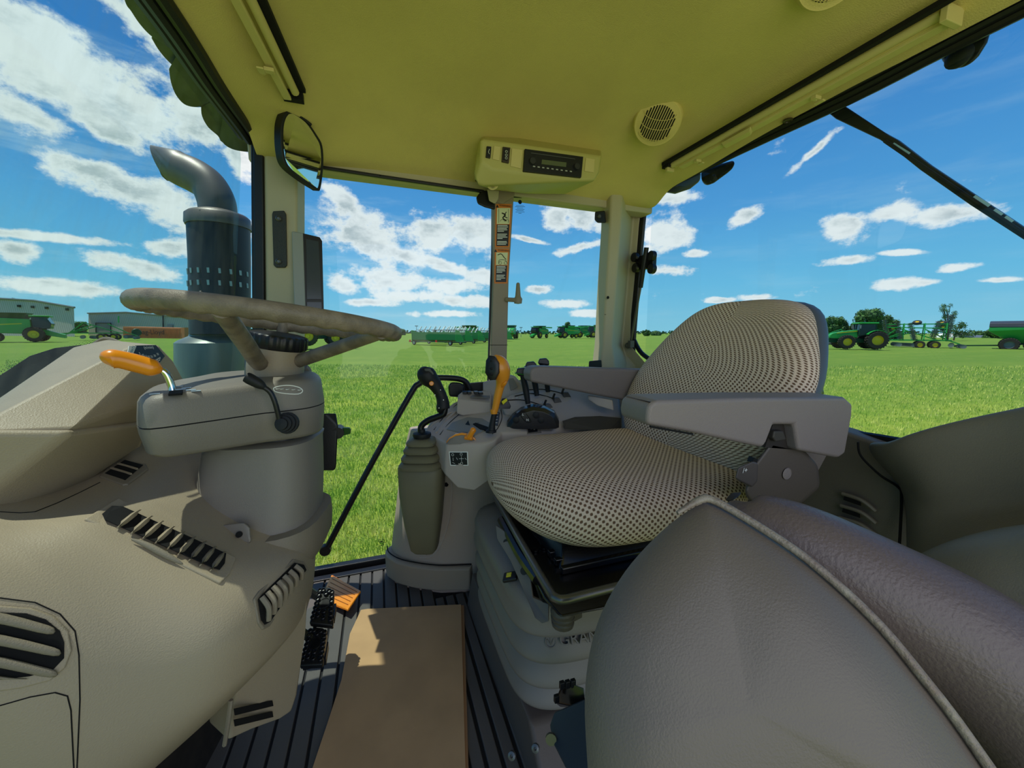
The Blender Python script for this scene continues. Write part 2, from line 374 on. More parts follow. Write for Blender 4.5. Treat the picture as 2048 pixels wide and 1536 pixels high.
# smooth fender hump, near right
rows = [[P(1760, 1140, .66), P(1850, 1085, .62), P(1950, 1052, .58), P(2048, 1035, .54), P(2300, 1000, .44)],
        [P(1780, 1180, .60), P(1880, 1120, .56), P(1980, 1090, .52), P(2080, 1080, .49), P(2320, 1060, .40)],
        [P(1790, 1300, .55), P(1890, 1260, .52), P(2000, 1230, .48), P(2100, 1230, .45), P(2340, 1200, .38)],
        [P(1790, 1500, .55), P(1890, 1460, .52), P(2000, 1430, .48), P(2100, 1430, .45), P(2340, 1400, .38)]]
b = MB(); b.loft(rows, cap=False, closed=False); o = b.build('wall_near_fender', mat('fender_hump', (132, 128, 114), .45, bump=.2, bscale=500), sub=2, solid=-.02); struct(o, 'smooth grey wheel arch hump at the near rear corner', 'wall')
# ================================================================== OVERHEAD
oc = thing('overhead_console', 'olive overhead console holding a black car radio above the middle post', 'console', PY(1070, 330, 1.3))
Yc = 1.16
b = MB(); fr = [(962, 278), (1203, 312), (1199, 345), (1188, 362), (1060, 350), (985, 340), (962, 322)]
b.hull([PY(u, v, Yc) for u, v in fr]+[PY(u, v, 1.385) for u, v in [(1128, 389), (1060, 388), (985, 380), (975, 370), (1165, 372)]]+[PY(u, v, Yc+.03) for u, v in [(948, 350), (956, 290), (950, 368), (965, 372)]]+[PY(965, 282, 1.40)+V((0, 0, .03)), PY(1200, 300, 1.40)+V((0, 0, .05))])
b.build('housing', mat('console_olive', (184, 174, 104), .55, bump=.2, bscale=500), oc, bevel=.008, seg=3)
def q3(pts, y=None): return [PY(u, v, y) for u, v in pts]
b = MB(); b.prism(q3([(1050, 297), (1167, 313), (1163, 355), (1047, 342)], Yc-.008), (0, .012, 0)); rd = b.build('radio', M_blk, oc, bevel=.002)
b = MB(); b.prism(q3([(1084, 319), (1133, 325), (1132, 334), (1083, 328)], Yc-.0095), (0, .004, 0)); b.build('display', mat('lcd', (90, 96, 70), .3), rd)
for (u, v) in [(1066, 321), (1155, 332)]:
    b = MB(); b.lathe([(.001, 0), (.009, 0), (.010, .004), (.010, .008)], PY(u, v, Yc-.016), (0, 1, 0), 20); b.build('dial', mat('dial', (46, 46, 48), .4), rd)
b = MB()
for i in range(9): b.box(PY(1068+i*9.2, 333+i*1.25, Yc-.0095), (.007, .002, .003))
b.build('button_row', mat('key_grey', (170, 170, 165), .5), rd)
b = MB(); b.box(*bar(PY(1062, 306, Yc-.009), PY(1150, 318, Yc-.009), .002, .001, (0, 1, 0))); b.build('disc_slot', mat('slot_grey', (80, 80, 80), .4), rd)
for (pts, m) in [([(974, 292), (983, 293), (981, 316), (972, 314)], M_blk), ([(1006, 293), (1021, 295), (1018, 326), (1004, 323)], mat('rocker_brown', (62, 50, 36), .5))]:
    b = MB(); b.prism(q3(pts, Yc-.006), (0, .008, 0)); sw = b.build('rocker_switch', m, oc, bevel=.001)
    if m is not M_blk:
        b = MB(); b.prism(q3([(1008, 296), (1018, 297), (1015, 321), (1006, 319)], Yc-.008), (0, .004, 0)); b.build('rocker_key', M_blk, sw)
        b = MB()
        for dv in (303, 310, 316): b.tube([PY(1013-dv*.02+6+2.2*math.cos(a), dv+2.2*math.sin(a), Yc-.0085) for a in [k*math.pi/3 for k in range(7)]], .0005, 4, 2)
        b.build('icon', M_white, sw)
    else:
        b = MB(); b.tube([PY(979, 298, Yc-.007), PY(977, 304, Yc-.007), PY(979, 308, Yc-.007)], .0006, 4, 2); b.build('icon', M_white, sw)
for pts in [[(988, 291), (1002, 293), (999, 321), (985, 318)], [(1024, 296), (1046, 299), (1042, 337), (1021, 332)], [(1172, 315), (1190, 318), (1188, 345), (1169, 342)]]:
    b = MB(); b.prism(q3(pts, Yc-.003), (0, .006, 0)); b.build('blank_plate', M_shade, oc, bevel=.0015)
for (u, v, s, mm) in [(992, 351, 1, 'nozzle'), (985, 366, .85, 'lamp')]:
    c0 = PY(u, v, Yc+.03+(.015 if s < 1 else 0))
    ax = V((-.1, -.75, -.75))
    b = MB(); b.lathe([(.017*s, .004), (.019*s, -.002), (.021*s, .008)], c0, ax, 24); n_ = b.build('air_nozzle' if s == 1 else 'map_lamp', M_shade, oc)
    b = MB(); b.lathe([(.001, .0), (.015*s, -.001), (.015*s, .004)], c0-ax.normalized()*(-.004), ax, 20); b.build('nozzle_vane' if s == 1 else 'lamp_lens', M_blk if s == 1 else mat('lens', (215, 210, 150), .2), n_)
# speaker grilles
def grille(c, r, label, n=V((-.42, -.50, -.76))):
    c = V(c); g = thing('speaker_grille', label, 'speaker grille', c)
    n = n.normalized(); xx = V((math.cos(YAW), -math.sin(YAW), 0)); xx = (xx-n*xx.dot(n)).normalized(); yy = xx.cross(n)*-1; yy = yy if yy.z > 0 else -yy
    b = MB(); b.lathe([(r*1.12, -.05), (r*1.03, -.004), (r*1.0, .001), (r*.97, .003), (r*.84, .003), (r*.80, .0045), (.001, .0045)], c, n, 48); b.build('grille_disc', M_ceil, g)
    b = MB(); k = 13; tl = .16; Mx = Matrix((xx*math.cos(tl)-yy*math.sin(tl), yy*math.cos(tl)+xx*math.sin(tl), n)).transposed()
    for i in range(k):
        x = (i-(k-1)/2)*r*1.36/k; hh = math.sqrt(max(0, (r*.74)**2-x*x))
        b.box(c+Mx@V((x, 0, .005)), (r*.055, hh*2, .0012), Mx)
    b.build('slot_opening', M_void, g)
    b = MB()
    for q in (.45, .05, -.4):
        b.tube([c+xx*math.cos(a)*r*.7+yy*(r*q+math.sin(a)*r*.3)+n*.0058 for a in [math.pi*(1+j/8) for j in range(9)]], r*.012, 4, 2)
    b.build('crossbar', M_ceil, g); return g
grille(hit(CE, 1315, 229, .025)[0], .066, 'round slotted speaker grille in the headliner above the seat')
grille(hit(CE, 1668, -60, .002)[0], .055, 'speaker grille cut off by the top edge of the picture')
# rear sunshade
rs = thing('sunshade', 'long beige roll-up sunshade above the rear window', 'sunshade', (1.03, .85, 1.5))
A = hit(CE, 1346, 322, .016)[0]; B_ = hit(CE, 1890, 12, .016)[0]
dirv = (B_-A).normalized()
b = MB(); b.box(*bar(A+V((-.022, .02, .006)), B_+V((-.022, -.05, .006)), .014, .01)); b.build('slot_recess', M_void, rs)
b = MB(); b.tube([A, B_], .010, 10); b.build('roller', M_shade, rs)
b = MB(); b.box(*bar(A+V((.020, -.02, -.012)), B_+V((.020, -.01, -.012)), .024, .008)); b.build('pull_bar', M_shade, rs, bevel=.002)
b = MB(); b.box(*bar(A+V((.008, -.01, -.009)), B_+V((.008, -.01, -.009)), .006, .003)); b.build('bar_groove', M_ceil, rs)
for t in (.13, .66):
    c = A.lerp(B_, t)+V((.022, 0, -.020)); b = MB(); b.box(c, (.020, .012, .008)); b.box(c+V((.014, 0, -.006)), (.010, .020, .004)); b.ball(c+V((0, 0, -.004)), .002, 8); b.build('clip', M_shade, rs, bevel=.0015)
c = A.lerp(B_, .365)+V((.016, 0, -.02)); b = MB(); b.hull([c+V(p) for p in [(-.02, -.05, .004), (-.02, .05, .004), (.012, -.03, .004), (.012, .06, .004), (-.016, -.045, -.006), (-.016, .045, -.006), (.008, -.028, -.006), (.008, .055, -.006)]]); b.build('pull_tab', M_shade, rs, bevel=.002)
for q_, s_ in ((B_+V((.01, -.01, -.008)), (.05, .012, .03)), (A+V((.0, .012, -.008)), (.03, .012, .022))):
    b = MB(); b.box(q_, s_); b.build('end_bracket', M_shade, rs, bevel=.002)
b = MB(); b.box(A+V((-.006, .012, .004)), (.03, .03, .02)); b.build('recess_end', M_void, rs)
b = MB(); c = hit(CE, 1576, 239, .001)[0]; b.lathe([(.012, 0), (.0125, .004), (.007, .005), (.006, .002), (.001, .002)], c, (0, 0, -1), 20); tag(b.build('trim_button', mat('button_brown', (66, 60, 40), .4)), 'round dark screw cap below the rear sunshade', 'screw cap')
# front sunshade
fs = thing('sunshade', 'short beige roll-up sunshade running along the front of the headliner', 'sunshade', (-.2, 1.0, 1.51))
A = hit(CE, 575, 170, .016)[0]; B_ = hit(CE, 470, -40, .014)[0]
b = MB(); b.box(*bar(A+V((.024, .012, .012)), B_+V((.024, 0, .012)), .020, .01)); b.box(A+V((.004, .02, .0)), (.045, .02, .02)); b.build('slot_recess', M_void, fs)
b = MB(); b.tube([A+V((.012, 0, 0)), B_+V((.012, 0, 0))], .009, 10); b.build('roller', M_shade, fs)
b = MB(); b.box(*bar(A+V((-.008, .015, -.010)), B_+V((-.010, 0, -.010)), .018, .008)); b.build('pull_bar', M_shade, fs, bevel=.002)
c = A.lerp(B_, .36)+V((-.012, 0, -.020)); b = MB(); b.box(c, (.02, .014, .008)); b.box(c+V((-.016, 0, -.003)), (.014, .022, .004)); b.build('clip', M_shade, fs, bevel=.0015)
# interior mirror
mr = thing('rear_view_mirror', 'black framed rear-view mirror hanging by the far front pillar', 'mirror', PY(600, 300, 1.1))
mo = [(574, 222), (585, 222), (612, 240), (634, 270), (645, 292), (647, 330), (641, 378), (632, 378), (600, 357), (572, 332), (563, 300), (562, 255), (567, 232)]
def mp(u, v, e=0): 
    d = 1.05+(u-600)*.0010+(v-300)*.00028
    return P(u, v, d+e)
mo = [(q.x, q.y) for q in smooth_path([V((u, v, 0)) for u, v in mo+[mo[0]]], 4)[:-1]]
b = MB(); b.prism([mp(u, v) for u, v in mo], V((-.018, .012, .003))); b.build('frame', M_blk, mr, bevel=.0012, seg=2)
cx, cy = 604, 303
m_mir = mat('mirror_glass', (230, 235, 235), .02, metal=1)
b = MB(); b.face([mp(cx+(u-cx)*.88, cy+(v-cy)*.92, -.0015) for u, v in mo]); b.build('mirror_glass', m_mir, mr, flat=True)
b = MB(); b.tube([mp(590, 232, .03), mp(600, 205, .06), mp(590, 190, .1)], .008, 8); b.tube([mp(600, 232, -.001), mp(622, 250, -.001)], .004, 6); b.build('mounting_arm', M_blk, mr)
# monitor + plate on the A pillar
pl = thing('mounting_plate', 'black bolted bracket plate on the far front pillar', 'bracket', PY(558, 477, 1.36))
b = MB(); b.prism([PY(u, v, 1.362) for u, v in [(546, 422), (568, 421), (572, 428), (574, 530), (570, 535), (552, 535), (547, 530), (544, 428)]], (0, .008, 0)); b.build('plate', mat('plate', (46, 46, 42), .5, bump=.4), pl, bevel=.002)
for v in (437, 523):
    b = MB(); b.lathe([(.008, 0), (.008, .004), (.005, .006), (.004, .003), (.001, .003)], PY(557, v, 1.361), (0, -1, 0), 12); b.build('bolt', M_stl, pl)
mo_ = thing('display_monitor', 'tall touch screen monitor with silver back beside the far front pillar', 'monitor', PY(615, 550, 1.25))
def mn(u, v, e=0): return P(u, v, 1.16+(u-585)*.0007+e)
b = MB(); b.prism([mn(u, v) for u, v in [(606, 466), (640, 474), (645, 482), (649, 640), (611, 640)]], V((-.012, .004, 0))); b.build('bezel', M_blk, mo_, bevel=.002)
b = MB(); b.prism([mn(u, v, -.001) for u, v in [(583, 462), (606, 466), (612, 640), (589, 640)]], V((.004, .018, 0))); b.build('casing', mat('silver', (150, 152, 145), .4), mo_, bevel=.003)
b = MB(); b.face([mn(u, v, -.002) for u, v in [(612, 478), (637, 483), (643, 598), (614, 598)]]); b.face([mn(u, v, -.002) for u, v in [(614, 604), (643, 604), (644, 638), (615, 638)]]); b.build('screen', mat('screen', (58, 66, 76), .15), mo_, flat=True)
b = MB(); b.tube([P(584, 545, 1.19), P(576, 520, 1.2), P(574, 500, 1.25)], .006, 8); b.build('cable', M_rub, mo_)
# decals on the post
def decal(v0, v1, label, kind):
    d = thing('warning_label', label, 'warning label', PY(1007, (v0+v1)/2, 1.389))
    y = 1.3885
    def e(v, s): return (992-(v-400)*.02 if s == 0 else 1024-(v-400)*.055)
    def rect(a, c, ins, yy, nm, m):
        b = MB(); b.prism([PY(e(a, 0)+ins, a, yy), PY(e(a, 1)-ins, a, yy), PY(e(c, 1)-ins, c, yy), PY(e(c, 0)+ins, c, yy)], (0, .0006, 0)); return b.build(nm, m, d, flat=True)
    rect(v0, v1, 0, y, 'sticker', M_decO)
    hh = 8
    pv = v0+hh; pe = pv+(32 if kind == 0 else 25)
    rect(pv, pe, 2.5, y-.0008, 'pictogram_panel', M_decY); rect(pe+1, v1-3, 2.5, y-.0008, 'text_panel', M_blk)
    um = (e(v0, 0)+e(v0, 1))/2
    text('lettering', '\u25B2WARNING' if 0 else 'WARNING', PY(um+3, v0+4, y-.001), (1, 0, 0), (0, 0, 1), .0095, M_blk, d)
    b = MB(); b.face([PY(um-13+a, v0+4+c, y-.001) for a, c in [(0, -3), (3, 3), (-3, 3)]]); b.build('alert_triangle', M_blk, d, flat=True)
    b = MB(); v = pe+3; i = 0
    while v < v1-5:
        w = [.9, .95, .85, .9, .6, 0, .9, .8, .95, .5, 0][i % 11]; i += 1
        if w: b.box(*bar(PY(e(v, 0)+4, v, y-.0012), PY(e(v, 0)+4+(e(v, 1)-e(v, 0)-8)*w, v, y-.0012), .0022, .0002, (0, 1, 0)))
        v += 2.9
    b.build('fine_print', M_white, d, flat=True)
    b = MB()
    if kind == 0:
        for s in [[(um-10, pv+2), (um-10, pe-2)], [(um+9, pv+2), (um+9, pe-2)]]: b.tube([PY(a, c, y-.0012) for a, c in s], .0006, 4)
        b.tube([PY(a, c, y-.0012) for a, c in [(um-4, pv+10), (um+3, pv+14), (um-2, pv+20), (um+5, pv+26)]], .0022, 5)
        b.tube([PY(a, c, y-.0012) for a, c in [(um+5, pv+8), (um+1, pv+16), (um+7, pv+20)]], .0018, 5)
        for q in (um-3, um+6): b.tube([PY(q+4*math.cos(t), pe-5+4*math.sin(t), y-.0012) for t in [math.pi*(1+k/6) for k in range(7)]], .0006, 4, 2)
    else:
        b.tube([PY(a, c, y-.0012) for a, c in [(um-9, pv+5), (um-2, pv+3), (um+4, pv+10), (um+8, pv+14)]], .0013, 5)
        b.tube([PY(a, c, y-.0012) for a, c in [(um-6, pe-4), (um-6, pe-10), (um+6, pe-10), (um+9, pe-5)]], .0009, 5, 2)
        for q in (um-4, um+7): b.tube([PY(q+3*math.cos(t), pe-4+3*math.sin(t), y-.0012) for t in [math.pi*k/4 for k in range(9)]], .0006, 4, 2)
    b.build('pictogram', M_blk, d)
decal(408, 495, 'upper orange and black warning sticker on the middle post', 0)
decal(497, 567, 'lower orange and black warning sticker on the middle post', 1)
# glass print
gp = thing('glass_print', 'tiny dark maker marks printed on the quarter glass near its top', 'printed mark', PY(1040, 410, 1.425))
M_prt = mat('print_blue', (40, 62, 92), .6)
b = MB(); b.lathe([(.0075, 0), (.0075, .0004), (.006, .0005), (.006, 0)], PY(1040, 404, 1.425), (0, -1, 0), 20); b.box(PY(1040, 404, 1.4245), (.008, .0005, .003)); b.build('emblem', M_prt, gp, flat=True)
b = MB()
for i, w in enumerate([8, 10, 6, 9, 7, 9, 3]): b.box(*bar(PY(1040-w, 411+i*2.6, 1.425), PY(1040+w, 411+i*2.6, 1.425), .0012, .0003, (0, 1, 0)))
b.build('fine_print', M_prt, gp, flat=True)
gp2 = thing('glass_print', 'tiny black deer emblem printed low on the door glass near the sill', 'printed mark', PY(763, 1085, 1.484))
b = MB(); q = [PY(763+6*math.cos(t), 1082+4*math.sin(t), 1.484) for t in [math.pi*k/6 for k in range(13)]]; b.tube(q, .0008, 4, 2); b.box(PY(763, 1083, 1.484), (.009, .0006, .004)); b.box(PY(763, 1091, 1.484), (.018, .0006, .0015)); b.build('emblem', M_blk, gp2)
# latch hardware on glasses
cl = thing('window_latch', 'dark grey hinge clamp with beige arm at the top of the middle post', 'latch', PY(985, 400, 1.37))
b = MB(); b.hull([PY(u, v, y) for u, v in [(962, 382), (990, 380), (990, 420), (970, 415), (955, 408), (952, 395)] for y in (1.385, 1.41)]); b.build('pad', M_blk, cl, bevel=.006, seg=3)
b = MB(); b.hull([PY(u, v, y) for u, v in [(974, 378), (998, 380), (997, 398), (990, 408), (978, 402)] for y in (1.355, 1.385)]); b.build('arm', M_pil, cl, bevel=.005)
cl = thing('window_latch', 'small black hinge clamp on the rear edge of the quarter glass', 'latch', PY(1200, 433, 1.39))
b = MB(); b.hull([PY(u, v, y) for u, v in [(1190, 423), (1210, 421), (1212, 446), (1195, 446), (1189, 440)] for y in (1.38, 1.41)]); b.build('pad', M_blk, cl, bevel=.005, seg=3); 
b = MB(); b.lathe([(.008, 0), (.006, .006), (.001, .006)], PY(1198, 433, 1.379), (0, -1, 0), 12); b.build('bolt', M_stl, cl)
cl = thing('window_latch', 'black latch block at the bottom rear corner of the quarter glass', 'latch', PY(1190, 725, 1.37))
b = MB(); b.hull([PY(u, v, y) for u, v in [(1178, 722), (1203, 720), (1204, 735), (1177, 735)] for y in (1.36, 1.40)]); b.build('pad', M_blk, cl, bevel=.004); 
cl = thing('coat_hook', 'taupe upright hook with knob on the middle post', 'hook', PY(1030, 590, 1.38))
b = MB(); b.tube([PY(1012, 599, 1.385), PY(1030, 600, 1.36), PY(1036, 600, 1.36)], .008, 8); b.lathe([(.001, -.018), (.014, -.016), (.016, 0), (.011, .008), (.010, .012), (.0065, .055), (.004, .058), (.001, .059)], PY(1036, 598, 1.36), (0, 0, 1), 16); b.build('hook', mat('hook', (140, 128, 105), .5), cl)
# rear window stay and latch near C pillar
gs = thing('gas_strut', 'thin dark gas strut hanging beside the far rear pillar', 'strut', PX(1265, 690, 1.07))
b = MB(); b.tube([PX(1293, 495, 1.05), PX(1281, 575, 1.06)], .010, 10); b.build('cylinder', M_blk, gs); b = MB(); b.tube([PX(1281, 575, 1.06), PX(1262, 680, 1.07)], .005, 8); b.build('rod', M_stl, gs)
b = MB(); b.ball(PX(1256, 691, 1.07), .014, 12); b.box(PX(1262, 688, 1.065), (.02, .02, .03)); b.build('ball_joint', mat('joint', (96, 92, 84), .5), gs)
lt = thing('window_latch', 'black two-lobed rear window hinge on the seal by the far rear pillar', 'latch', PX(1292, 524, 1.08))
b = MB(); b.box(PX(1292, 524, 1.08), (.02, .11, .06)); 
for u, v in [(1274, 515), (1276, 536), (1308, 512), (1308, 538)]: b.lathe([(.02, 0), (.02, .02)], PX(u, v, 1.075), (-1, 0, 0), 14)
b.build('hinge_plate', M_blk, lt, bevel=.003)
for v in (515, 536): b = MB(); b.lathe([(.006, 0), (.006, .006), (.001, .006)], PX(1276, v, 1.056), (-1, 0, 0), 10); b.build('bolt', M_stl, lt)
b = MB(); b.ball(PY(1216, 595, 1.355), (.006, .003, .006), 10); tag(b.build('screw_cap', M_void), 'small dark oval plug in the far rear pillar', 'plug')
# ================================================================== DASHBOARD
db = thing('dashboard', 'large moulded beige dashboard with air vents in front of the steering column', 'dashboard', (-.3, .6, 0))
R = [[(-140, 1000, .50), (60, 1000, .56), (130, 975, .64), (210, 905, .76), (290, 838, .86), (400, 835, .92), (520, 840, .95), (640, 865, .96)],
     [(-140, 1040, .46), (40, 1032, .52), (160, 1015, .58), (260, 970, .66), (370, 940, .76), (430, 950, .82), (540, 960, .87), (632, 975, .90)],
     [(-140, 1075, .43), (30, 1062, .49), (170, 1032, .54), (275, 1012, .60), (370, 1050, .645), (470, 1108, .67), (570, 1085, .74), (628, 1065, .83)],
     [(-140, 1130, .41), (25, 1120, .455), (165, 1062, .515), (300, 1115, .545), (440, 1172, .575), (545, 1135, .645), (608, 1110, .73), (632, 1085, .82)],
     [(-140, 1300, .39), (30, 1280, .43), (200, 1260, .48), (330, 1280, .52), (450, 1290, .55), (548, 1250, .62), (606, 1190, .71), (630, 1150, .81)],
     [(-140, 1480, .39), (60, 1460, .43), (220, 1440, .48), (340, 1420, .52), (430, 1390, .55), (530, 1310, .62), (596, 1250, .71), (622, 1190, .81)],
     [(-140, 1760, .41), (150, 1700, .45), (300, 1556, .50), (400, 1463, .54), (470, 1398, .58), (560, 1305, .65), (606, 1245, .74), (624, 1190, .84)],
     [(-140, 1740, .60), (150, 1680, .62), (300, 1540, .64), (400, 1455, .68), (470, 1385, .72), (560, 1290, .78), (600, 1230, .85), (618, 1180, .92)]]
rings = [[P(*p) for p in r] for r in R]
b = MB(); b.loft(rings, cap=False, closed=False); dbody = b.build('body', M_dash, db, sub=3)
S = bvh([dbody])
def sp(u, v, off=0): return hit(S, u, v, off)[0]
def spoly(b, pts, off, th=.002):
    ps = [sp(u, v, off) for u, v in pts]; n = (ps[1]-ps[0]).cross(ps[-1]-ps[0]).normalized()
    if n.dot(CAM-ps[0]) < 0: n = -n
    b.prism(ps, -n*th); return n
def groove(pts, r=.0008, name='seam', par=None, m=None, off=0.0003):
    b = MB(); q = []
    for i in range(len(pts)-1):
        for k in range(6): t = k/6; q.append((pts[i][0]*(1-t)+pts[i+1][0]*t, pts[i][1]*(1-t)+pts[i+1][1]*t))
    q.append(pts[-1]); b.tube([sp(u, v, off) for u, v in q], r, 5, 1); return b.build(name, m or M_void, par or db)
# long top vent
lv = MB(); n = spoly(lv, [(168, 1042), (235, 1000), (471, 1119), (458, 1150), (440, 1168)], .0045, .006); lv = lv.build('long_vent', M_dash, db, bevel=.003, seg=3)
b = MB(); spoly(b, [(202, 1034), (222, 1018), (243, 1019), (449, 1112), (446, 1132), (436, 1144), (424, 1141), (208, 1046)], .0052, .0008); b.build('vent_shade', M_void, lv, flat=True)  # flat dark inset on the surface, shade of the hollow painted black
tp = [(274, 1027), (297, 1039), (319, 1049), (341, 1060), (363, 1070), (384, 1080), (406, 1089), (426, 1100), (445, 1110)]
bt = [(232, 1060), (259, 1072), (282, 1082), (307, 1091), (332, 1102), (352, 1115), (375, 1125), (397, 1135), (418, 1145)]
for a, c in zip(tp, bt):
    p, q = sp(*a, .006), sp(*c, .006); mid = (p+q)/2+n*.006
    b = MB(); b.loft([[p-n*.004, p+V((.003, 0, 0)), p+n*.001, p-V((.003, 0, 0))]]+[[x-n*.006, x+(q-p).cross(n).normalized()*.0038, x+n*h, x-(q-p).cross(n).normalized()*.0038] for x, h in [(p.lerp(q, .25), .005), (p.lerp(q, .5), .007), (p.lerp(q, .75), .005)]]+[[q-n*.004, q+V((.0015, 0, 0)), q+n*.001, q-V((.0015, 0, 0))]])
    b.build('slat', M_dash, lv)
b = MB(); pts = [(258, 1081), (285, 1086), (315, 1101), (345, 1119), (367, 1133)]; top = [sp(u, v, .006) for u, v in pts]; lo = [sp(u-3, v+d, .004) for (u, v), d in zip(pts, (0, 12, 15, 10, 0))]
mid = [(a+c)/2+n*h for a, c, h in zip(top, lo, (0, .006, .008, .006, 0))]
b.loft([[a, m, c, (a+c)/2-n*.004] for a, m, c in zip(top, mid, lo)]); b.build('thumb_tab', M_dash2, lv, sub=1)
# side vent on the nose
sv = MB(); n2 = spoly(sv, [(505, 1200), (517, 1184), (585, 1120), (606, 1124), (614, 1140), (537, 1252), (523, 1259), (514, 1246)], .004, .008); sv = sv.build('side_vent', M_dash2, db, bevel=.003, seg=3)
b = MB(); spoly(b, [(512, 1201), (522, 1189), (585, 1128), (603, 1131), (608, 1141), (536, 1243), (525, 1249), (518, 1240)], .0047, .0006); b.build('vent_shade', M_void, sv, flat=True)
for i in range(7):
    t = i/6; u0, v0 = 519+t*66, 1196-t*62; u1, v1 = 532+t*66, 1240-t*88+t*6
    p, q = sp(u0, v0, .005), sp(u1, v1, .005)
    b = MB(); b.tube([p, (p+q)/2+n2*.007, q], .0042, 8, 4); b.build('slat', M_dash2, sv)
# small square vents on top
def sqvent(pts, inn, k):
    f = MB(); nn = spoly(f, pts, .003, .005); f = f.build('small_vent', M_dash2, db, bevel=.003, seg=3)
    b = MB(); spoly(b, inn, .0036, .0006); b.build('vent_shade', M_void, f, flat=True)
    for i in range(k):
        t = (i+1)/(k+1); a = [inn[0][j]*(1-t)+inn[3][j]*t for j in (0, 1)]; c = [inn[1][j]*(1-t)+inn[2][j]*t for j in (0, 1)]
        b = MB(); b.box(*bar(sp(*a, .005), sp(*c, .005), .003, .003, nn)); b.build('slat', M_dash, f)
sqvent([(198, 955), (232, 918), (292, 930), (296, 940), (255, 971), (245, 972)], [(250, 923), (286, 933), (250, 964), (210, 950)], 2)
sqvent([(350, 886), (372, 876), (404, 883), (398, 893), (372, 897), (354, 893)], [(356, 885), (374, 878), (399, 884), (378, 893)], 1)
# round slatted vent at the door end
rv = MB()
def ell(cu, cv, a, c, k=28, rot=0): return [(cu+a*math.cos(t)*math.cos(rot)-c*math.sin(t)*math.sin(rot), cv+a*math.cos(t)*math.sin(rot)+c*math.sin(t)*math.cos(rot)) for t in [2*math.pi*i/k for i in range(k)]]
oval = [(-80, 1215), (0, 1213), (60, 1217), (105, 1232), (136, 1262), (143, 1300), (130, 1335), (100, 1360), (40, 1375), (-80, 1390)]
inner = [(-80, 1240), (0, 1226), (50, 1228), (90, 1240), (118, 1262), (127, 1285), (127, 1315), (105, 1338), (60, 1350), (-80, 1365)]
spoly(rv, oval, .004, .004); rv = rv.build('oval_vent', M_dash, db, bevel=.003, seg=3)
b = MB(); spoly(b, inner, .0046, .0006); b.build('vent_shade', M_void, rv, flat=True)
for i in range(4):
    y0 = 1222+i*42; x1 = [112, 124, 118, 60][i]
    pts = [(-80, y0-12+0), (10, y0+0), (x1-30, y0+22), (x1, y0+30)]
    lo = [(-80, y0+20), (10, y0+32), (x1-35, y0+50), (x1-2, y0+ (52 if i != 1 else 52))]
    b = MB(); A_ = [sp(u, min(v, 1352), .006) for u, v in pts]; B2 = [sp(u, min(v, 1356), .006) for u, v in lo]; nv = hit(S, 40, 1290)[1]
    b.loft([[a, (a*2+c)/3+nv*.004, (a+2*c)/3+nv*.004, c, (a+c)/2-nv*.001] for a, c in zip(A_, B2)]); b.build('slat', M_dash2, rv, sub=1)
groove([(-60, 1192), (0, 1196), (70, 1205), (120, 1228), (150, 1262), (158, 1310), (160, 1400), (154, 1540), (150, 1600)], .0007, 'panel_seam')
groove([(-60, 1425), (0, 1411), (60, 1394), (110, 1385), (135, 1392), (142, 1420), (148, 1540), (148, 1600)], .0007, 'panel_seam')
groove([(-40, 1022), (40, 1026), (70, 1024), (115, 1006), (160, 985), (200, 965)], .0007, 'panel_seam')
# kick panel and dark void under the dash
kp = MB(); kp.prism([P(u, v, d) for u, v, d in [(470, 1380, .64), (560, 1290, .69), (618, 1190, .77), (612, 1262, .78), (596, 1390, .77), (585, 1425, .76), (560, 1440, .74), (500, 1462, .69), (455, 1484, .66), (458, 1430, .65)]], V((-.05, .06, -.01)))
kp = kp.build('kick_panel', M_dash, db, bevel=.008, seg=3)
b = MB()
for v0 in (0, 22):
    b.prism([P(u, v+v0, d) for u, v, d in [(468, 1418, .638), (545, 1401, .72), (547, 1412, .72), (470, 1431, .638)]], V((-.001, .001, 0)))
b.build('slot_opening', M_void, kp, flat=True)
b = MB(); b.tube([P(462, 1400, .63), P(457, 1440, .63), P(449, 1490, .64)], .0035, 6); b.build('panel_edge', M_dash2, kp)
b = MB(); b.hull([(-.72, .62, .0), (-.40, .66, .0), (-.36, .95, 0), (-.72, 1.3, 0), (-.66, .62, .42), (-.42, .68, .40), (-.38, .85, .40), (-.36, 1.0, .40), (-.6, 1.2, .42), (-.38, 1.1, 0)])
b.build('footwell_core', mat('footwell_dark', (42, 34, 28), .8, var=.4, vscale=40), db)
# ---- instrument pod
pod = thing('instrument_pod', 'tall beige instrument pod on the dashboard top with a dark gauge face', 'instrument pod', P(200, 850, .68))
b = MB(); b.hull([P(*q) for q in [(-80, 868, .49), (143, 858, .56), (264, 691, .72), (211, 679, .77), (150, 693, .76), (-80, 850, .60), (318, 690, .76), (348, 722, .79), (377, 775, .83), (300, 800, .77), (262, 850, .70), (165, 888, .61), (60, 900, .60), (300, 800, .88), (200, 720, .86), (375, 800, .86), (150, 900, .75)]])
pb = b.build('pod_shell', M_dash, pod, bevel=.012, seg=4)
b = MB(); b.hull([P(*q) for q in [(-80, 862, .485), (20, 862, .515), (145, 862, .555), (166, 884, .60), (262, 848, .68), (300, 838, .76), (284, 893, .74), (116, 999, .63), (84, 1003, .60), (20, 1019, .545), (-80, 1030, .50), (200, 930, .82), (60, 990, .7), (-80, 990, .65), (-80, 880, .6)]])
b.build('pod_base', M_dash, pod, bevel=.014, seg=4)
Sp = bvh([pb])
def gp_(u, v, off=0): return hit(Sp, u, v, off)[0]
c0, gn = hit(Sp, 300, 712)
gpl = c0+gn*.004
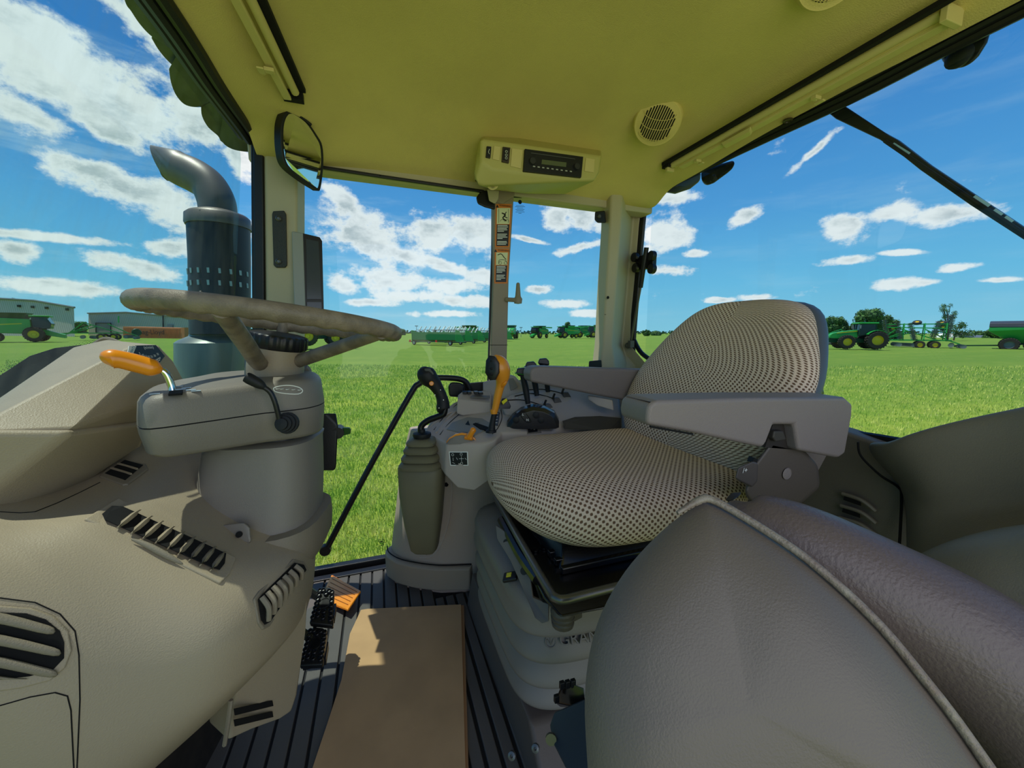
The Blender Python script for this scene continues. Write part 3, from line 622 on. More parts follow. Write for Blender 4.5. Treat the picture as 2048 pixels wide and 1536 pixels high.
def gp_(u, v, off=0):
    r = ray(u, v); return CAM+r*((gpl+gn*off-CAM).dot(gn)/r.dot(gn))
gx = (gp_(312, 700)-gp_(275, 700)).normalized(); gy = gn.cross(gx)
b = MB(); b.prism([gp_(u, v, .0015) for u, v in [(271, 691), (312, 690), (327, 709), (330, 712), (315, 731), (258, 718)]], -gn*.001); gf = b.build('gauge_face', M_blk, pod, flat=True)
b = MB(); b.prism([gp_(u, v, .002) for u, v in [(258, 692), (273, 692), (265, 711), (255, 709)]], -gn*.001); b.build('serial_label', M_white, pod, flat=True)
text('lettering', '524608', gp_(264, 701, .003), gp_(262, 708)-gp_(268, 694), -(gp_(257, 700)-gp_(272, 700)), .0075, mat('print_teal', (40, 120, 130), .5), pod)
text('lettering', '(n/min)', gp_(297, 695, .002), gp_(320, 695)-gp_(280, 697), gy if gy.z > 0 else -gy, .008, M_white, gf)
ds = ['5', '10', '15', '20', '25', '30', '35']
for i, d_ in enumerate(ds):
    t = i/6; u = 279+t*36; v = 704+10*math.sin(math.pi*(.1+t*.75)); text('lettering', d_, gp_(u, v, .002), gp_(320, 695)-gp_(280, 697), gy if gy.z > 0 else -gy, .006, M_white, gf)
b = MB()
for i in range(19):
    t = i/18; u = 276+t*44; v = 710+13*math.sin(math.pi*(.1+t*.75)); b.box(gp_(u, v, .002), (.0008, .0008, .0035))
b.tube([gp_(276+t*44, 714+13*math.sin(math.pi*(.1+t*.75)), .002) for t in [k/10 for k in range(11)]], .0006, 4, 1)
b.build('dial_scale', M_white, gf)
b = MB(); b.tube([P(187, 690, .785), P(211, 677, .785), P(245, 688, .785)], .004, 6); b.build('pod_ridge', M_dash2, pod)
# frit band on windshield
fb = thing('frit_band', 'dark purple-black dotted edge print low on the windshield', 'glass print', P(80, 740, .95))
b = MB(); b.prism([P(u, v, .95) for u, v in [(-60, 790), (60, 712), (110, 696), (160, 690), (200, 700), (60, 830), (-60, 860)]], V((-.001, .001, 0))); b.build('solid_band', mat('frit', (34, 26, 36), .5), fb, flat=True)
b = MB()
for i in range(34):
    for j in range(6):
        t = i/33; u = -30+t*215; v = 772-82*t**.75-(j*5)*(1-.55*t); s = 2.0-.28*j
        b.face([P(u+(j % 2)*3+s*math.cos(a), v+s*math.sin(a), .95) for a in [k*math.pi/2 for k in range(4)]])
tag(b.build('dot_pattern', MATS['frit'], fb, flat=True), 'fine dot pattern', 'glass print'); COL.objects.get('dot_pattern')['kind'] = 'stuff'
del COL.objects.get('dot_pattern')['category']
# ================================================================== STEERING COLUMN
sc = thing('steering_column', 'grey steering column with bulky lever housing and tapered lower cover', 'steering column', (-.19, .8, .4))
def cring(u, v, d, hw, hd, n=28, p=3.2):
    c = P(u, v, d); return rrect(c.x, c.y, hw, hd, c.z, n, p, -math.radians(10))
b = MB(); b.loft([cring(541, 868, .83, .088, .085), cring(541, 873, .83, .098, .095), cring(535, 885, .83, .101, .098), cring(530, 960, .83, .108, .10), cring(522, 1030, .825, .113, .105), cring(522, 1056, .82, .109, .10), cring(530, 1075, .815, .098, .09), cring(535, 1085, .81, .07, .07)])
b.build('lower_cover', M_colT, sc)
b = MB(); b.loft([cring(541, 876, .83, .075, .07), cring(541, 845, .83, .075, .07)]); b.build('neck', M_blk, sc)
b = MB(); b.loft([cring(525, 1030, .82, .125, .12), cring(525, 1052, .82, .128, .122), cring(530, 1080, .82, .123, .117), cring(532, 1105, .82, .11, .10), cring(532, 1105, .82, .10, .09), cring(528, 1060, .82, .115, .108)]); b.build('collar', M_dash2, sc)
b = MB(); b.hull([P(*q) for q in [(430, 1052, .70), (488, 1045, .70), (500, 1055, .70), (502, 1085, .69), (440, 1090, .70), (430, 1052, .74), (500, 1050, .76), (500, 1090, .76)]]); tb = b.build('screw_tab', M_colT, sc, bevel=.006, seg=3)
b = MB(); b.lathe([(.0055, 0), (.0055, .002), (.001, .002)], P(478, 1069, .692), CAM-P(478, 1069, .69), 12); b.build('screw', M_void, tb)
# housing: loft in plan along the arm axis
def hsec(u, d, hw, vt, vm, vb):
    t = P(u, vt, d); m = P(u, vm, d); bb = P(u, vb, d); ax = V((.32, .92, 0)).normalized(); s_ = V((ax.y, -ax.x, 0))
    c = V((m.x, m.y, 0)); back = c-s_*hw*2
    return [V((c.x, c.y, bb.z)), V((c.x, c.y, m.z)), V((c.x, c.y, t.z))-s_*.012, V((back.x, back.y, t.z+.003)), V((back.x, back.y, m.z)), V((back.x, back.y, bb.z))]
def housing(z0, z1, grow=0):
    # plan outline of the housing, from pixel positions on a horizontal plane
    pts = [(268, 812, .585), (300, 858, .565), (420, 858, .62), (520, 842, .68), (560, 838, .70), (620, 835, .74), (648, 812, .80), (640, 780, .88), (600, 765, .93), (520, 762, .92), (440, 768, .86), (380, 772, .76), (300, 782, .66)]
    out = []
    for u, v, d in pts:
        p = P(u, v, d); out.append(p)
    return out
pl_ = housing(0, 0); cen = sum((V((p.x, p.y, 0)) for p in pl_), V())/len(pl_)
plS = smooth_path(pl_+[pl_[0]], 4)[:-1]
def hring(zf, k):
    out = []
    for p in plS:
        q = V((p.x, p.y, 0)); q = cen+(q-cen)*k; t = max(0, min(1, (q.y-.52)/.35)); out.append(V((q.x, q.y, zf(t))))
    return out
zt = lambda t: .8005+.012*t; zs = lambda t: .762+.0*t-.008*t
zb = lambda t: .727-.035*t
b = MB(); b.loft([hring(lambda t: zs(t)+.001, 1), hring(lambda t: zs(t)+.012, .995), hring(lambda t: zt(t)-.014, .975), hring(lambda t: zt(t)-.007, .95), hring(lambda t: zt(t)-.002, .91), hring(zt, .85), hring(zt, .4)]); hu = b.build('upper_housing', M_col, sc)
b = MB(); b.loft([hring(lambda t: zs(t)-.001, 1.0), hring(lambda t: zs(t)-.012, .995), hring(lambda t: zb(t)+.008, .96), hring(lambda t: zb(t)+.002, .91), hring(zb, .85), hring(zb, .4)]); b.build('lower_housing', M_col, sc)
b = MB(); b.loft([hring(lambda t: zs(t)+.0015, .99), hring(lambda t: zs(t)-.0015, .99)]); b.build('housing_seam', M_void, sc)
Sh = bvh([hu])
def hp_(u, v, off=.001): return hit(Sh, u, v, off)[0]
b = MB(); b.tube([hp_(*q, .0005) for q in [(547, 776), (560, 772), (580, 771), (598, 775), (605, 782), (596, 788), (570, 787), (550, 783), (547, 776)]], .0009, 5, 3)
for u in (555, 563, 574, 586, 598):
    c = hp_(u, 779+(u-575)*.05, .001); b.tube([c+V((math.cos(a)*.003, math.sin(a)*.004, .0004)) for a in [k*math.pi/3 for k in range(7)]], .0006, 4, 1)
b.build('lever_symbols', M_white, hu)
b = MB()
for (u, v) in [(357, 774), (373, 777), (382, 781), (362, 780), (392, 783), (310, 789)]: b.box(hp_(u, v, .0012), (.012, .004, .0008), rotz(.3))
b.build('direction_symbols', mat('print_lightblue', (170, 190, 205), .5), hu)
b = MB(); b.box(hp_(352, 787, .001), (.016, .040, .003), rotz(.35)); b.build('lever_slot', M_void, hu)
# reverser lever
rl_ = thing('reverser_lever', 'chrome shift lever with fat orange grip on the left end of the column housing', 'lever', P(345, 785, .61))
b = MB(); b.tube([P(346, 788, .61), P(343, 772, .61), P(334, 750, .605), P(322, 740, .60), P(305, 736, .59)], .0052, 12); b.build('rod', M_chr, rl_)
b = MB(); b.tube([P(313, 738, .595), P(309, 737, .592), P(288, 731, .585), P(262, 724, .575), P(240, 719, .566), P(223, 718, .56), P(212, 722, .556), P(207, 725, .554)], [.006, .0125, .0135, .0135, .0132, .0142, .011, .003], 16, 4); b.build('grip', M_org, rl_)
# turn signal lever
ts = thing('signal_lever', 'slim black lever with knob end on the front of the steering column housing', 'lever', P(570, 848, .69))
b = MB(); b.tube([P(560, 845, .675), P(551, 808, .665), P(541, 785, .66), P(527, 774, .655)], .0042, 10); b.build('rod', M_blk, ts)
b = MB(); b.tube([P(530, 776, .656), P(520, 769, .653), P(500, 758, .648), P(492, 754, .646)], [.004, .008, .0095, .0085], 12); b.build('knob', M_rub, ts)
for i, (s_, dd) in enumerate([(.019, .012), (.0165, .004), (.0135, -.004), (.010, -.012)]):
    b = MB(); c = P(575-i*4, 846+i*.8, .69-i*.006); b.lathe([(.001, -.004), (s_, -.003), (s_*1.03, 0), (s_, .003), (.001, .004)], c, P(560, 846, .66)-P(578, 846, .70), 18); b.build('boot_ring', M_rub, ts)
# steering wheel
sw = thing('steering_wheel', 'taupe steering wheel with finger grips under the rim and a black ribbed centre knob', 'steering wheel', (-.17, .8, .9))
ra, rb = ray(266, 600).normalized(), ray(790, 668).normalized()
nrm = rb.cross(ra).normalized(); nrm = nrm if nrm.z > 0 else -nrm
mid = (ra+rb).normalized(); half = math.acos(ra.dot(rb))/2; D = .80; RW = D*math.sin(half)
nt_ = (nrm+mid*.055).normalized()   # tilt a little so the underside shows
Cw = CAM+mid*D-nrm*.002; wx = nt_.cross(mid).normalized(); wy = nt_.cross(wx)
rings = []; NS = 160
for i in range(NS):
    a = 2*math.pi*i/NS; rd_ = wx*math.cos(a)+wy*math.sin(a); c = Cw+rd_*RW; g = .5+.5*math.sin(a*40); r = .0136; ring = []
    for j in range(14):
        t = 2*math.pi*j/14; k = 1+(-.16*g if math.sin(t) < -.2 else 0)
        ring.append(c+(rd_*math.cos(t)*1.0+nt_*math.sin(t)*1.05)*r*k)
    rings.append(ring)
rings.append(rings[0]); b = MB(); b.loft(rings, cap=False); bmesh.ops.remove_doubles(b.b, verts=b.b.verts[:], dist=1e-6); b.build('rim', M_wheel, sw)
hc = P(548, 738, .80); 
def rimp(ang): return Cw+(wx*math.cos(ang)+wy*math.sin(ang))*RW*.985-nt_*.006
def nearest(u):
    best = None
    for k in range(720):
        a = k*math.pi/360; p = rimp(a); q = p-CAM; f_ = V((math.sin(YAW), math.cos(YAW), 0))
        fc = q.dot(V((f_.x*math.cos(PITCH), f_.y*math.cos(PITCH), -math.sin(PITCH)))); uu = 1024+F*(q.x*math.cos(YAW)-q.y*math.sin(YAW))/fc
        if q.length < D+.02 and (best is None or abs(uu-u) < best[0]): best = (abs(uu-u), p, a)
    return best[1]
for (u, du, dd) in [(445, 520, .755), (762, 598, .80)]:
    p0 = nearest(u); b = MB(); e = P(du, 728 if u < 600 else 722, dd); b.tube([p0, p0.lerp(e, .5), e, hc], [.011, .0125, .0135, .012], 12, 5, flat=1.15); b.build('spoke', M_wheel, sw)
e = P(560, 722, .84); p0 = Cw+mid*RW*.97-nt_*.006; b = MB(); b.tube([p0, p0.lerp(e, .5), e], [.011, .0125, .0135], 12, 5, flat=1.15); b.build('spoke', M_wheel, sw)
hb = P(548, 768, .81); ht = P(556, 696, .80); ax = (ht-hb)
b = MB(); Lh = ax.length; b.lathe([(.001, -.002), (.050, -.002), (.052, .004), (.0535, Lh*.3), (.0515, Lh*.7), (.0505, Lh), (.001, Lh)], hb, ax, 32); b.build('hub', M_hub, sw)
b = MB(); prof = [(.050, 0), (.0525, .004), (.0525, .023), (.0505, .0275), (.048, .029), (.044, .030), (.001, .033)]
rings = []; axn = ax.normalized(); x = axn.orthogonal().normalized(); y = axn.cross(x)
for r, z in prof:
    rings.append([ht+axn*z+(x*math.cos(a)+y*math.sin(a))*max(1e-4, (r+(.0018 if (k // 2) % 2 else -.0004)*(1 if r > .05 else 0))) for k, a in enumerate([2*math.pi*j/96 for j in range(96)])])
b.loft(rings); b.build('centre_knob', M_blk, sw)
b = MB(); b.lathe([(.06, 0), (.06, .004), (.052, .006)], P(548, 772, .815), ax, 28); b.build('hub_collar', M_void, sw)
b = MB(); b.tube([P(605, 735, .87), P(612, 745, .88), P(604, 765, .88)], .012, 8); b.build('tilt_stalk', M_col, sc)
# black controller box beside the column
cb = thing('controller_box', 'black loader controller box with green lever beyond the steering column', 'control box', P(655, 885, 1.08))
b = MB(); b.hull([P(*q) for q in [(622, 842, 1.05), (650, 826, 1.06), (672, 826, 1.08), (676, 852, 1.07), (672, 935, 1.07), (668, 941, 1.07), (622, 941, 1.05), (622, 850, 1.15), (676, 850, 1.15), (672, 935, 1.15), (622, 938, 1.15)]]); cbb = b.build('box', M_blk, cb, bevel=.006, seg=3)
b = MB(); b.lathe([(.016, -.02), (.016, .02), (.001, .02)], P(677, 863, 1.09), (0, 1, 0), 18); b.build('pivot', M_blk, cb)
b = MB(); b.prism([P(*q) for q in [(678, 856, 1.085), (699, 856, 1.085), (702, 861, 1.085), (701, 868, 1.085), (680, 873, 1.085)]], (0, .012, 0)); b.build('lever', mat('lever_green', (50, 92, 38), .4), cb, bevel=.002)
b = MB(); b.tube([P(630, 903, 1.048), P(630, 912, 1.048)], .004, 6); b.tube([P(625, 905, 1.048), P(625, 915, 1.048)], .003, 6); b.build('switch', M_stl, cb)
b = MB(); b.tube([P(600, 890, 1.0), P(640, 890, 1.1)], .012, 8); b.build('bracket', M_blk, cb)
b = MB(); b.lathe([(.001, 0), (.016, 0), (.018, .01), (.012, .02), (.001, .02)], P(634, 1062, .87), (.8, -.6, 0), 16); tag(b.build('release_knob', M_col), 'small round grey knob at the far side of the dashboard nose', 'knob')
# ================================================================== PEDALS, CARDBOARD, GRAB RAIL
def pedal(c4, label, dz):
    t = thing('brake_pedal', label, 'pedal', PZ((c4[0][0]+c4[2][0])/2, (c4[0][1]+c4[2][1])/2, .0), 'twin brake pedals')
    ps = [P(*q) for q in c4]; n = (ps[1]-ps[0]).cross(ps[3]-ps[0]).normalized(); n = n if n.z > 0 else -n
    b = MB()
    def q(s, r): return ps[0].lerp(ps[1], s).lerp(ps[3].lerp(ps[2], s), r)
    b.prism([q(.2, 0), q(.75, 0), q(1, .12), q(1, 1), q(.0, 1), q(0, .12)], -n*.018); pd = b.build('pad', M_rub, t, bevel=.004, seg=3); pd.data.materials[0] = mat('pedal_rubber', (26, 27, 30), .3)
    b = MB(); k = []
    for i in range(7): k += [(.10, .14+i*.12), (.88, .14+i*.12)]
    k += [(.3, .12), (.68, .12), (.5, .2), (.3, .68), (.55, .68), (.3, .8), (.55, .84)]
    for s, r in k: b.lathe([(.0058, 0), (.0056, .005), (.004, .006), (.003, .002), (.001, .002)], q(s, r), n, 10)
    tag_ = b.build('grip_studs', M_rub, t); tag_.data.materials[0] = MATS['pedal_rubber']
    tag_['kind'] = 'stuff'
    b = MB(); b.lathe([(.014, 0), (.014, .001), (.0125, .0015), (.0125, 0)], q(.5, .45), n, 20); b.box(*bar(q(.25, .6), q(.7, .6), .0018, .002, n)); b.build('emblem', M_rub, t)
    m = q(.5, .3)-n*.015; b = MB(); b.tube([m, m+V((-.06, .02, .05)), m+V((-.16, .05, .20))], .010, 8); b.build('arm', M_blk, t)
    b = MB(); b.box(q(.5, .6)-n*.03, (.05, .05, .02)); b.build('stop', M_blk, t)
pedal([(640, 1172, 1.03), (668, 1176, 1.03), (666, 1252, .96), (618, 1246, .95)], 'upper black studded brake pedal pad overlapping the orange pedal', 0)
pedal([(620, 1252, .965), (655, 1256, .965), (645, 1330, .90), (598, 1332, .89)], 'lower black studded brake pedal pad beside the dashboard nose', 0)
ac = thing('accelerator_pedal', 'flat orange ribbed accelerator pedal on the floor mat by the far door', 'pedal', PZ(688, 1190, 0))
q4 = [PZ(663, 1149, .035), PZ(722, 1181, .05), PZ(696, 1219, .045), PZ(640, 1196, .03)]; b = MB(); b.prism(q4, (0, 0, -.008)); ap = b.build('pad', M_org, ac, bevel=.003, seg=3)
b = MB()
for i in range(5):
    t = .14+i*.17; a = q4[0].lerp(q4[3], t).lerp(q4[1].lerp(q4[2], t), .08); c = q4[0].lerp(q4[3], t).lerp(q4[1].lerp(q4[2], t), .92); b.tube([a+V((0, 0, .0005)), c+V((0, 0, .0005))], .0012, 5)
b.build('rib_line', mat('orange_dark', (150, 84, 14), .5), ap)
b = MB(); b.hull([PZ(640, 1200, .028), PZ(696, 1222, .04), PZ(700, 1219, .005), PZ(640, 1202, .005), PZ(665, 1150, .02), PZ(720, 1183, .005)]); b.build('hinge_block', mat('orange_shadow', (190, 100, 20), .5), ac)
cdt = thing('cardboard_sheet', 'flat brown cardboard sheet lying on the ribbed floor mat', 'cardboard', PZ(800, 1400, 0))
poly = [(722, 1222), (735, 1220), (922, 1211), (931, 1540), (945, 1900), (500, 1900), (560, 1700), (625, 1540), (655, 1450), (683, 1363), (700, 1270)]
b = MB(); b.prism([PZ(u, v, .020) for u, v in poly], (0, 0, .004)); b.build('top_sheet', M_card, cdt)
b = MB(); b.prism([PZ(u+(6 if u > 900 else 0), v+(2 if v < 1230 else 0), .015) for u, v in poly], (0, 0, .0048)); b.build('lower_sheet', M_cardE, cdt)
gr = thing('grab_rail', 'bent black grab rail slanting down across the far door', 'grab rail', PY(650, 1105, 1.38))
b = MB(); b.tube([PY(u, v, 1.37) for u, v in [(650, 1104), (655, 1094), (735, 942), (820, 790), (838, 768), (858, 757), (900, 756), (925, 760), (936, 770), (942, 790)]], .0105, 10, 5); b.build('rail', M_blk, gr)
b = MB(); b.lathe([(.001, 0), (.017, 0), (.019, .01), (.019, .02)], PY(650, 1103, 1.36), (0, 1, 0), 18); b.build('foot', M_blk, gr)
b = MB(); b.hull([PY(u, v, y) for u, v in [(896, 772), (902, 764), (922, 765), (930, 773), (930, 790), (922, 795), (898, 793)] for y in (1.34, 1.38)]); bl = b.build('latch_block', M_blk, gr, bevel=.008, seg=3)
b = MB(); b.box(*bar(PY(926, 780, 1.39), PY(990, 775, 1.39), .01, .05, (0, 0, 1))); b.build('latch_bar', M_blk, gr, bevel=.003)
# ================================================================== RIGHT CONSOLE
cn = thing('side_console', 'grey side console with moulded deck and curved base beyond the seat', 'console', (.5, 1.25, 0))
def hv(pts, z): return [V((x, y, z)) for x, y in pts]
b0 = [(-.01, 1.40), (.0, 1.36), (.03, 1.315), (.08, 1.275), (.163, 1.228), (.262, 1.200), (.30, 1.192), (.6, 1.17), (1.04, 1.15), (1.04, 1.41), (.1, 1.41)]
b1 = [(.075, 1.40), (.08, 1.36), (.095, 1.31), (.13, 1.25), (.20, 1.19), (.27, 1.16), (.31, 1.15), (.6, 1.13), (1.04, 1.12), (1.04, 1.41), (.12, 1.41)]
def bl_(t, g=0): return [(a[0]*(1-t)+c[0]*t-(g if i < 6 else 0)*.6, a[1]*(1-t)+c[1]*t-(g if 1 < i < 9 else 0)) for i, (a, c) in enumerate(zip(b0, b1))]
b = MB(); b.loft([hv(bl_(0, -.004), .0), hv(bl_(.18, -.004), .1), hv(bl_(.6), .33), hv(bl_(1), .50), hv(bl_(1.05, -.02), .56)]); cb_ = b.build('base_panel', M_conB, cn, bevel=.006)
b = MB(); sk = [(.0, 1.40), (.004, 1.36), (.034, 1.31), (.084, 1.268), (.165, 1.222), (.268, 1.192)]; 
b.loft([[V((x-.012, y-.010, z)) for x, y in sk]+[V((x+.05, y+.06, z)) for x, y in sk[::-1]] for z in (.03, .105)]+[[V((x-.004, y-.004, .112)) for x, y in sk]+[V((x+.05, y+.06, .112)) for x, y in sk[::-1]]]); b.build('skirt', mat('skirt', (150, 136, 118), .5, bump=.2, bscale=500), cn, bevel=.004)
b = MB(); b.tube([(x-.003, y-.002, .118) for x, y in sk], .002, 6); b.build('seam', M_void, cn)
dk = [(846, 868, 1.22), (860, 842, 1.28), (905, 806, 1.36), (960, 782, 1.41), (1060, 752, 1.45), (1235, 760, 1.50), (1245, 835, 1.30), (1122, 852, 1.21), (1106, 867, 1.18), (1004, 867, 1.12), (992, 880, 1.08), (979, 886, 1.072), (962, 889, 1.07), (927, 889, 1.078), (892, 888, 1.09), (870, 878, 1.15)]
dl_ = [(846, 900, 1.22), (860, 880, 1.28), (905, 860, 1.36), (960, 860, 1.41), (1060, 850, 1.45), (1235, 850, 1.50), (1245, 900, 1.30), (1122, 893, 1.22), (1106, 902, 1.19), (1004, 912, 1.13), (992, 938, 1.095), (974, 966, 1.085), (948, 984, 1.08), (915, 978, 1.085), (890, 950, 1.10), (872, 925, 1.15)]
top = [P(*q) for q in dk]; low = [P(*q) for q in dl_]; ct = sum(top, V())/len(top)
def sh_(ps, k, dz): return [ct.lerp(p, k)+V((0, 0, dz)) for p in ps]
b = MB(); b.loft([low, [p.lerp(q, .5) for p, q in zip(low, top)], [p.lerp(q, .9) for p, q in zip(low, top)], [p+V((0, 0, 0)) for p in sh_(top, .985, .002)]]); dko = b.build('deck', M_con, cn, bevel=.006, seg=3)
Sd = bvh([dko])
def dp(u, v, off=0): return hit(Sd, u, v, off)[0]
def line(pts, r, m, name, par, off=.0008, k=5, n=5):
    b = MB(); b.tube([dp(u, v, off) for u, v in pts], r, n, k); return b.build(name, m, par)
line([(873, 866), (895, 838), (925, 815), (960, 805), (995, 808), (1003, 820)], .004, M_con, 'raised_ridge', cn, .001, 5, 8)
line([(868, 860), (890, 832), (915, 808)], .0012, M_void, 'seam', cn)
line([(880, 870), (900, 845), (930, 822), (965, 812), (992, 815)], .0012, M_void, 'seam', cn)
line([(1000, 815), (1004, 835), (996, 856), (985, 868)], .0012, M_void, 'seam', cn)
line([(845, 872), (870, 845), (900, 826), (912, 826)], .003, M_con, 'raised_ridge', cn, .001, 5, 8)
# gate panel
b = MB(); b.prism([dp(u, v, .003) for u, v in [(893, 860), (905, 846), (935, 835), (965, 838), (985, 850), (970, 862), (950, 872)]], V((0, 0, -.004))); b.build('gate_panel', mat('gate_grey', (140, 134, 124), .45), cn, bevel=.002)
b = MB(); b.prism([dp(u, v, .005) for u, v in [(946, 850), (952, 848), (975, 856), (988, 862), (983, 866), (960, 860)]], V((0, 0, -.003))); b.build('gate_slot', M_void, cn)
b = MB(); b.prism([dp(u, v, .002) for u, v in [(990, 824), (1000, 826), (996, 852), (986, 850)]], V((0, 0, -.002))); b.build('gear_scale', mat('scale_dark', (58, 56, 56), .4), cn)
b = MB()
for i in range(4): b.box(dp(994-i*.6, 829+i*6, .003), (.008, .0015, .001))
b.build('gear_marks', M_white, cn)
b = MB(); b.hull([dp(929, 851, 0), dp(941, 853, 0), dp(937, 847, .0), dp(937, 848, .014)]); b.build('arrow_marker', M_blk, cn)
b = MB(); b.ball(dp(957, 847, .0), (.006, .006, .003), 10); b.build('indicator', M_blk, cn)
# sticker on nose
stp = [P(u, v, d-.012) for u, v, d in [(898, 903, 1.088), (936, 903, 1.078), (937, 931, 1.082), (901, 931, 1.092)]]
Sd2 = bvh([dko, cb_])
def np_(u, v, off): return hit(Sd2, u, v, off)[0]
a, c, d_, e_ = [np_(u, v, .0015) for u, v in [(898, 903), (936, 903), (937, 931), (901, 931)]]
st_ = thing('joystick_label', 'small black square sticker with white lever symbols on the console nose', 'sticker', (a+d_)/2)
nn = (c-a).cross(e_-a).normalized(); nn = nn if nn.dot(CAM-a) > 0 else -nn
b = MB(); b.prism([a, c, d_, e_], -nn*.001); b.build('border', M_white, st_, flat=True)
def qs(s, r): return a.lerp(c, s).lerp(e_.lerp(d_, s), r)
b = MB(); b.prism([qs(.05, .06)+nn*.0006, qs(.95, .06)+nn*.0006, qs(.95, .94)+nn*.0006, qs(.05, .94)+nn*.0006], -nn*.0004); b.build('panel', M_blk, st_, flat=True)
b = MB()
def ln(x0, y0, x1, y1): b.box(*bar(qs(x0, y0)+nn*.001, qs(x1, y1)+nn*.001, .0008, .0004, nn))
for g in [(.2, .42, .2, .66), (.52, .5, .78, .5), (.65, .32, .65, .68), (.38, .42, .44, .58), (.84, .45, .92, .58), (.14, .78, .28, .84)]: ln(*g)
for cx_, cy_ in [(.2, .22), (.65, .18), (.65, .83)]:
    b.tube([qs(cx_+.06*math.cos(t), cy_+.09*math.sin(t))+nn*.001 for t in [k*math.pi/4 for k in range(9)]], .0005, 4, 1)
b.build('symbols', M_white, st_)
# hand throttle dome
ht_ = thing('hand_throttle', 'orange hand throttle tab on a grey half-round housing at the console nose', 'lever', P(925, 880, 1.08))
R3 = V((math.cos(YAW), -math.sin(YAW), 0)); F3 = V((math.sin(YAW), math.cos(YAW), 0))
cD = P(925, 886, 1.095); b = MB(); b.loft([[cD+R3*x+V((0, 0, h*k))+F3*y for x, h in [(-.045, 0), (-.036, .014), (-.018, .024), (0, .027), (.018, .024), (.034, .012), (.042, 0)]] for y, k in [(-.012, .2), (-.006, .9), (.02, 1), (.035, .9), (.04, .2)]]); b.build('dome', M_col, ht_)
b = MB(); b.loft([[cD+R3*x*1.03+V((0, 0, h*k))+F3*y for x, h in [(-.045, 0.002), (-.036, .015), (-.018, .026), (0, .029), (.018, .026), (.034, .014), (.042, .002)]] for y, k in [(-.0035, .9), (-.003, 1.04), (.003, 1.04), (.0035, .9)]]); b.build('orange_band', M_org, ht_)
b = MB(); b.tube([P(938, 874, 1.085), P(943, 866, 1.08), P(947, 859, 1.08), P(949, 856, 1.08)], [.010, .008, .0085, .004], 10); b.tube([P(930, 875, 1.085), P(945, 877, 1.08)], .006, 8); b.build('tab', M_org, ht_)
# orange gear lever
gl = thing('gear_lever', 'tall orange gear lever with black three-button face rising from the console', 'lever', P(985, 862, 1.10))
b = MB(); b.tube([P(983, 862, 1.10), P(985, 845, 1.10), P(989, 826, 1.10)], [.0115, .0085, .008], 12); b.lathe([(.016, 0), (.014, .006), (.001, .008)], P(982, 864, 1.10), (0, 0, 1), 14); b.build('gaiter', M_rub, gl)
b = MB(); b.tube([P(988, 828, 1.10), P(988, 820, 1.10), P(990, 819, 1.10), P(996, 790, 1.095), P(1001, 770, 1.09), P(1004, 755, 1.085), P(1001, 738, 1.08), P(994, 722, 1.08), P(988, 712, 1.08)], [.0095, .011, .0095, .0115, .013, .021, .027, .023, .008], 16, 5); b.build('grip', mat('orange_lever', (222, 142, 36), .35, coat=.2), gl)
b = MB(); b.tube([P(1003, 772, 1.085), P(1008, 768, 1.075), P(1013, 763, 1.07)], [.007, .006, .003], 8); b.build('trigger_tab', M_org, gl)
fc = P(984, 736, 1.048); fn = (CAM-fc).normalized()*1+R3*-.28; fn.normalize()
fx = V((0, 0, 1)).cross(fn).normalized(); fy = fn.cross(fx)
b = MB(); pl2 = [(-.3, -1), (.45, -.95), (.95, -.35), (.9, .4), (.3, .95), (-.45, 1.0), (-.9, .6), (-1, -.4)]
b.loft([[fc+fx*x*.020*k-fn*o+fy*y*.034*k+fx*.0 for x, y in pl2] for k, o in [(1, .012), (1, .002), (.9, 0), (.4, -.001)]]); fcx = b.build('button_face', M_blk, gl)
for v, s in [(722, 1), (737, 1), (748, 1)]:
    b = MB(); c = P(984, v, 1.054); b.ball(c, (.0085, .0085, .006), 12); b.build('button', M_rub, fcx)
# joystick
js = thing('joystick', 'black loader joystick with orange thumb button on a pleated olive boot', 'joystick', P(845, 1000, 1.14))
def jr(u0, u1, v, d, hd): 
    c = P((u0+u1)/2, v, d); return rrect(c.x, c.y, (u1-u0)/2*d/F, hd, c.z, 24, 4, -YAW)
b = MB(); b.loft([jr(800, 888, 930, 1.15, .050), jr(800, 889, 940, 1.15, .054), jr(803, 887, 985, 1.15, .052), jr(812, 883, 1040, 1.16, .046), jr(824, 876, 1092, 1.17, .036), jr(830, 870, 1100, 1.17, .025)]); b.build('boot_body', M_boot, js, bevel=.0)
pr_ = []
for k, (v, w0, w1) in enumerate([(925, 41, 37), (911, 37, 33), (896, 33, 28), (882, 28, 22)]):
    for dv, w in [(5, w0), (0, w0+1), (-4, w0-2), (-7, w0-10)]: pr_.append(jr(844-w, 844+w, v+dv, 1.145, w*1.145/F*.92))
b = MB(); b.loft(pr_); b.build('boot_pleats', M_boot, js)
b = MB(); b.lathe([(.001, -.006), (.025, -.006), (.027, 0), (.026, .006), (.016, .009), (.010, .010), (.009, .018), (.001, .018)], P(844, 870, 1.14), (0, 0, 1), 24); b.build('boot_cap', M_rub, js)
b = MB(); b.tube([P(842, 866, 1.14), P(843, 852, 1.14), P(856, 841, 1.14), P(874, 834, 1.14), P(887, 828, 1.14), P(890, 815, 1.14)], .0095, 12); b.build('stem', mat('black_metal', (28, 28, 28), .3, metal=.4), js)
b = MB(); b.tube([P(888, 822, 1.14), P(886, 818, 1.14), P(886, 805, 1.14), P(881, 788, 1.14), P(869, 768, 1.135), P(857, 755, 1.13), P(849, 743, 1.125), P(846, 735, 1.12)], [.010, .0195, .0185, .0165, .0205, .027, .024, .008], 18, 5); jg = b.build('grip', M_rub, js)
